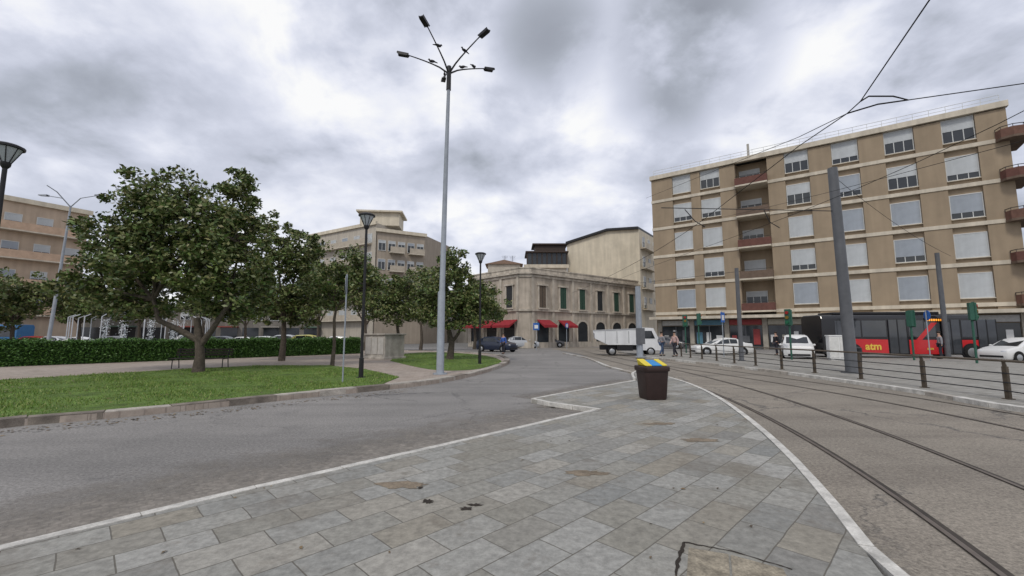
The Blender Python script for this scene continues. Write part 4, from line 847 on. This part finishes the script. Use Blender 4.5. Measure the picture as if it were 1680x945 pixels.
# fountain
x,y,_=A(235,550,37); t=thing('fountain','circular plaza fountain with steel poles and water jets','fountain',(x,y,.12))
b=B(); b.tube([(0,0,0),(0,0,.5)],[5.2,5.2],32); part('basin',b,[mar],t); b=B().tube([(0,0,.5),(0,0,.53)],[4.8,4.8],32); part('water_surface',b,[M('fountain_water',(.08,.12,.14),.1,.2,4)],t)
for i in range(22):
    a=i*2*math.pi/22; b=B().cyl(4.6*math.cos(a),4.6*math.sin(a),.5,2.9,.035,n=6); b.tube([(4.6*math.cos(a),4.6*math.sin(a),2.9),(4.2*math.cos(a),4.2*math.sin(a),3.1)],.03,5); part('pole',b,[M('pale_steel',(.5,.52,.55),.4)],t)
C=[]
for j in range(9):
    a=j*.7; cx_,cy_=2.6*math.cos(a),2.6*math.sin(a); k=260; tt=rng.uniform(0,1,k)
    C.append(np.c_[cx_+rng.normal(0,.06,k)*(1+2*tt),cy_+rng.normal(0,.06,k)*(1+2*tt),.5+2.3*tt])
put('water_jet',quadmesh('water_jet',leafquads(np.vstack(C),.09),M('white_water',(.75,.78,.8),.2,.05)),t)
# ------------------------------------------------------------ people
skinm=M('skin',(.42,.26,.19),.6,.05); hairm=M('dark_hair',(.03,.02,.015),.7)
def skinobj(name,J,E,rad,mat,parent,root=0,sub=1):
    me=bpy.data.meshes.new(name); me.from_pydata(J,E,[]); me.materials.append(mat); o=put(name,me,parent)
    m=o.modifiers.new('skin','SKIN'); m.use_smooth_shade=True
    for i,sv in enumerate(me.skin_vertices[0].data): sv.radius=(rad[i],rad[i]); sv.use_root=(i==root)
    s=o.modifiers.new('sub','SUBSURF'); s.levels=sub; s.render_levels=sub; return o
def person(x,y,rot,top,leg,label,stride=.22,z=.1,s=1.0):
    t=thing('person',label,'person',(x,y,z),rot); t.scale=(s,)*3
    a=stride
    J=[(0,0,.95),(0,0,1.12),(.0,0,1.30),(.0,0,1.44),(.01,0,1.52),(.03,0,1.60),(.03,0,1.69),
       (0,.17,1.40),(-a*.5,.22,1.14),(-a*.2,.23,.90),(0-a*.1,.23,.82), (0,-.17,1.40),(a*.4,-.22,1.14),(a*1.0,-.23,.92),(a*1.1,-.23,.84),
       (0,.09,.90),(a*.9,.10,.50),(a*.8,.10,.09),(a*.8+.15,.11,.04),(0,-.09,.90),(-a*.2,-.10,.50),(-a*1.3,-.10,.12),(-a*1.3+.14,-.11,.05)]
    E=[(0,1),(1,2),(2,3),(3,4),(4,5),(5,6),(3,7),(7,8),(8,9),(9,10),(3,11),(11,12),(12,13),(13,14),(0,15),(15,16),(16,17),(17,18),(0,19),(19,20),(20,21),(21,22)]
    rad=[.13,.12,.14,.08,.05,.085,.08,.055,.042,.032,.03,.055,.042,.032,.03,.085,.058,.04,.035,.085,.058,.04,.035]
    skinobj('body',J,E,rad,skinm,t)
    idx=[0,1,2,3,7,8,9,11,12,13]; mp={k:i for i,k in enumerate(idx)}
    skinobj('jacket',[J[i] for i in idx],[(mp[p],mp[q]) for p,q in E if p in mp and q in mp],[rad[i]+.022 for i in idx],top,t)
    idx=[0,15,16,17,19,20,21]; mp={k:i for i,k in enumerate(idx)}
    skinobj('trousers',[J[i] for i in idx],[(mp[p],mp[q]) for p,q in E if p in mp and q in mp],[rad[i]+.02 for i in idx],leg,t)
    b=B(); b.ell((.01,0,1.70),(.105,.095,.085)); part('hair',b,[hairm],t,smooth=True)
    for q in (18,22): b=B(); b.ell((J[q][0]-.04,J[q][1],.045),(.13,.05,.045)); part('shoe',b,[black],t,smooth=True)
cl=lambda n,c: M(n,c,.85,.15,8)
x,y=P(1108,585,.1); person(x,y,R(200),cl('pink_cloth',(.5,.35,.33)),cl('dark_cloth',(.03,.03,.04)),'person in a pale pink top walking near the railing')
person(x-.6,y+1,R(20),cl('grey_cloth',(.25,.25,.27)),cl('denim',(.06,.09,.16)),'person in a grey jacket and jeans crossing the tracks')
x,y=P(826,581,0); person(x,y,R(240),cl('blue_cloth',(.05,.12,.4)),cl('dark_cloth',(.03,.03,.04)),'person in a blue jacket standing beside a parked car',.08,0)
x,y=P(1275,583,.1); person(x,y,R(180),cl('black_cloth',(.02,.02,.025)),cl('dark_cloth',(.03,.03,.04)),'person in black clothes waiting at the crossing',.1)
x,y=P(1545,589,.1); person(x,y,R(150),cl('grey_cloth',(.25,.25,.27)),cl('dark_cloth',(.03,.03,.04)),'person in a grey jacket standing beside the bus',.06)
# ------------------------------------------------------------ sky, sun, camera
SE,SR=R(50),R(200)
w=bpy.data.worlds.new('World'); scene.world=w; w.use_nodes=True; nt=w.node_tree; N=nt.nodes; L=nt.links
bg=N['Background']; out=N['World Output']
sk=N.new('ShaderNodeTexSky'); sk.sky_type='NISHITA'; sk.sun_disc=False; sk.sun_elevation=SE; sk.sun_rotation=SR; L.new(sk.outputs[0],bg.inputs['Color']); bg.inputs['Strength'].default_value=.12
tc=N.new('ShaderNodeTexCoord'); sx=N.new('ShaderNodeSeparateXYZ'); L.new(tc.outputs['Generated'],sx.inputs[0])
def mth(op,a,c=None,d=None):
    m=N.new('ShaderNodeMath'); m.operation=op
    for i,q in enumerate((a,c,d)):
        if q is None: continue
        if isinstance(q,(int,float)): m.inputs[i].default_value=q
        else: L.new(q,m.inputs[i])
    return m.outputs[0]
zz=mth('ADD',mth('MAXIMUM',sx.outputs['Z'],0.0),.34)
cv=N.new('ShaderNodeCombineXYZ'); L.new(mth('DIVIDE',sx.outputs['X'],zz),cv.inputs[0]); L.new(mth('DIVIDE',sx.outputs['Y'],zz),cv.inputs[1]); cv.inputs[2].default_value=2.35
def wn(s,d,r,dist):
    n=N.new('ShaderNodeTexNoise'); n.inputs['Scale'].default_value=s; n.inputs['Detail'].default_value=d; n.inputs['Roughness'].default_value=r; n.inputs['Distortion'].default_value=dist; L.new(cv.outputs[0],n.inputs['Vector']); return n.outputs['Fac']
f1=wn(1.1,2,.5,.3); f2=wn(3.3,10,.54,.15)
fac=mth('ADD',mth('ADD',mth('MULTIPLY',f1,.32),mth('MULTIPLY',f2,.50)),.10)
# large cloud banks: (azimuth from north toward east, elevation, angular radius, density)
warp=mth('MULTIPLY',mth('SUBTRACT',f2,.5),.5)
for az,el,rd,am in ((5,37,8,-.075),(24,34,10,-.075),(-46,22,17,-.035),(19,24,7,-.035),(-11,16,18,-.02),(-16,35,15,.035),(13,31,8,.04),(38,26,13,.03),(-42,34,12,.03),(8,14,12,.012)):
    v=N.new('ShaderNodeVectorMath'); v.operation='DOT_PRODUCT'; L.new(tc.outputs['Generated'],v.inputs[0]); v.inputs[1].default_value=(math.sin(R(az))*math.cos(R(el)),math.cos(R(az))*math.cos(R(el)),math.sin(R(el)))
    dd=mth('ADD',v.outputs['Value'],mth('MULTIPLY',warp,(1-math.cos(R(rd)))*7))
    k=N.new('ShaderNodeMapRange'); k.interpolation_type='SMOOTHSTEP'; k.inputs['From Min'].default_value=math.cos(R(rd)); k.inputs['From Max'].default_value=math.cos(R(rd*.35)); k.inputs['To Min'].default_value=0; k.inputs['To Max'].default_value=am; L.new(dd,k.inputs['Value'])
    fac=mth('ADD',fac,k.outputs['Result'])
cr=N.new('ShaderNodeValToRGB'); e=cr.color_ramp.elements; e[0].position=.35; e[0].color=(.30,.32,.37,1); e[1].position=.58; e[1].color=(1.0,1.0,1.0,1)
for p_,c_ in ((.40,(.43,.46,.53,1)),(.44,(.56,.59,.69,1)),(.48,(.67,.70,.81,1)),(.53,(.84,.86,.95,1))):
    q=e.new(p_); q.color=c_
L.new(fac,cr.inputs['Fac'])
b2=N.new('ShaderNodeBackground'); L.new(cr.outputs['Color'],b2.inputs['Color']); b2.inputs['Strength'].default_value=1.0
ms=N.new('ShaderNodeMixShader'); ms.inputs[0].default_value=.95; L.new(bg.outputs[0],ms.inputs[1]); L.new(b2.outputs[0],ms.inputs[2]); L.new(ms.outputs[0],out.inputs['Surface'])
sd=bpy.data.lights.new('sun','SUN'); sd.energy=1.5; sd.angle=R(12); sd.color=(1,.95,.86); so=bpy.data.objects.new('sun',sd); COL.objects.link(so)
dirv=Vector((math.sin(SR)*math.cos(SE),math.cos(SR)*math.cos(SE),math.sin(SE))); so.rotation_euler=dirv.to_track_quat('Z','Y').to_euler(); so.location=(0,0,60)
cam=bpy.data.cameras.new('camera'); cam.lens=F/1680*36; cam.sensor_width=36; cam.clip_end=3000; cam.clip_start=.05
co=bpy.data.objects.new('camera',cam); COL.objects.link(co); co.location=(0,0,CAM_H); co.rotation_euler=(math.pi/2+TH,0,0); scene.camera=co
scene.view_settings.view_transform='Standard'; scene.view_settings.look='None'; scene.view_settings.exposure=0
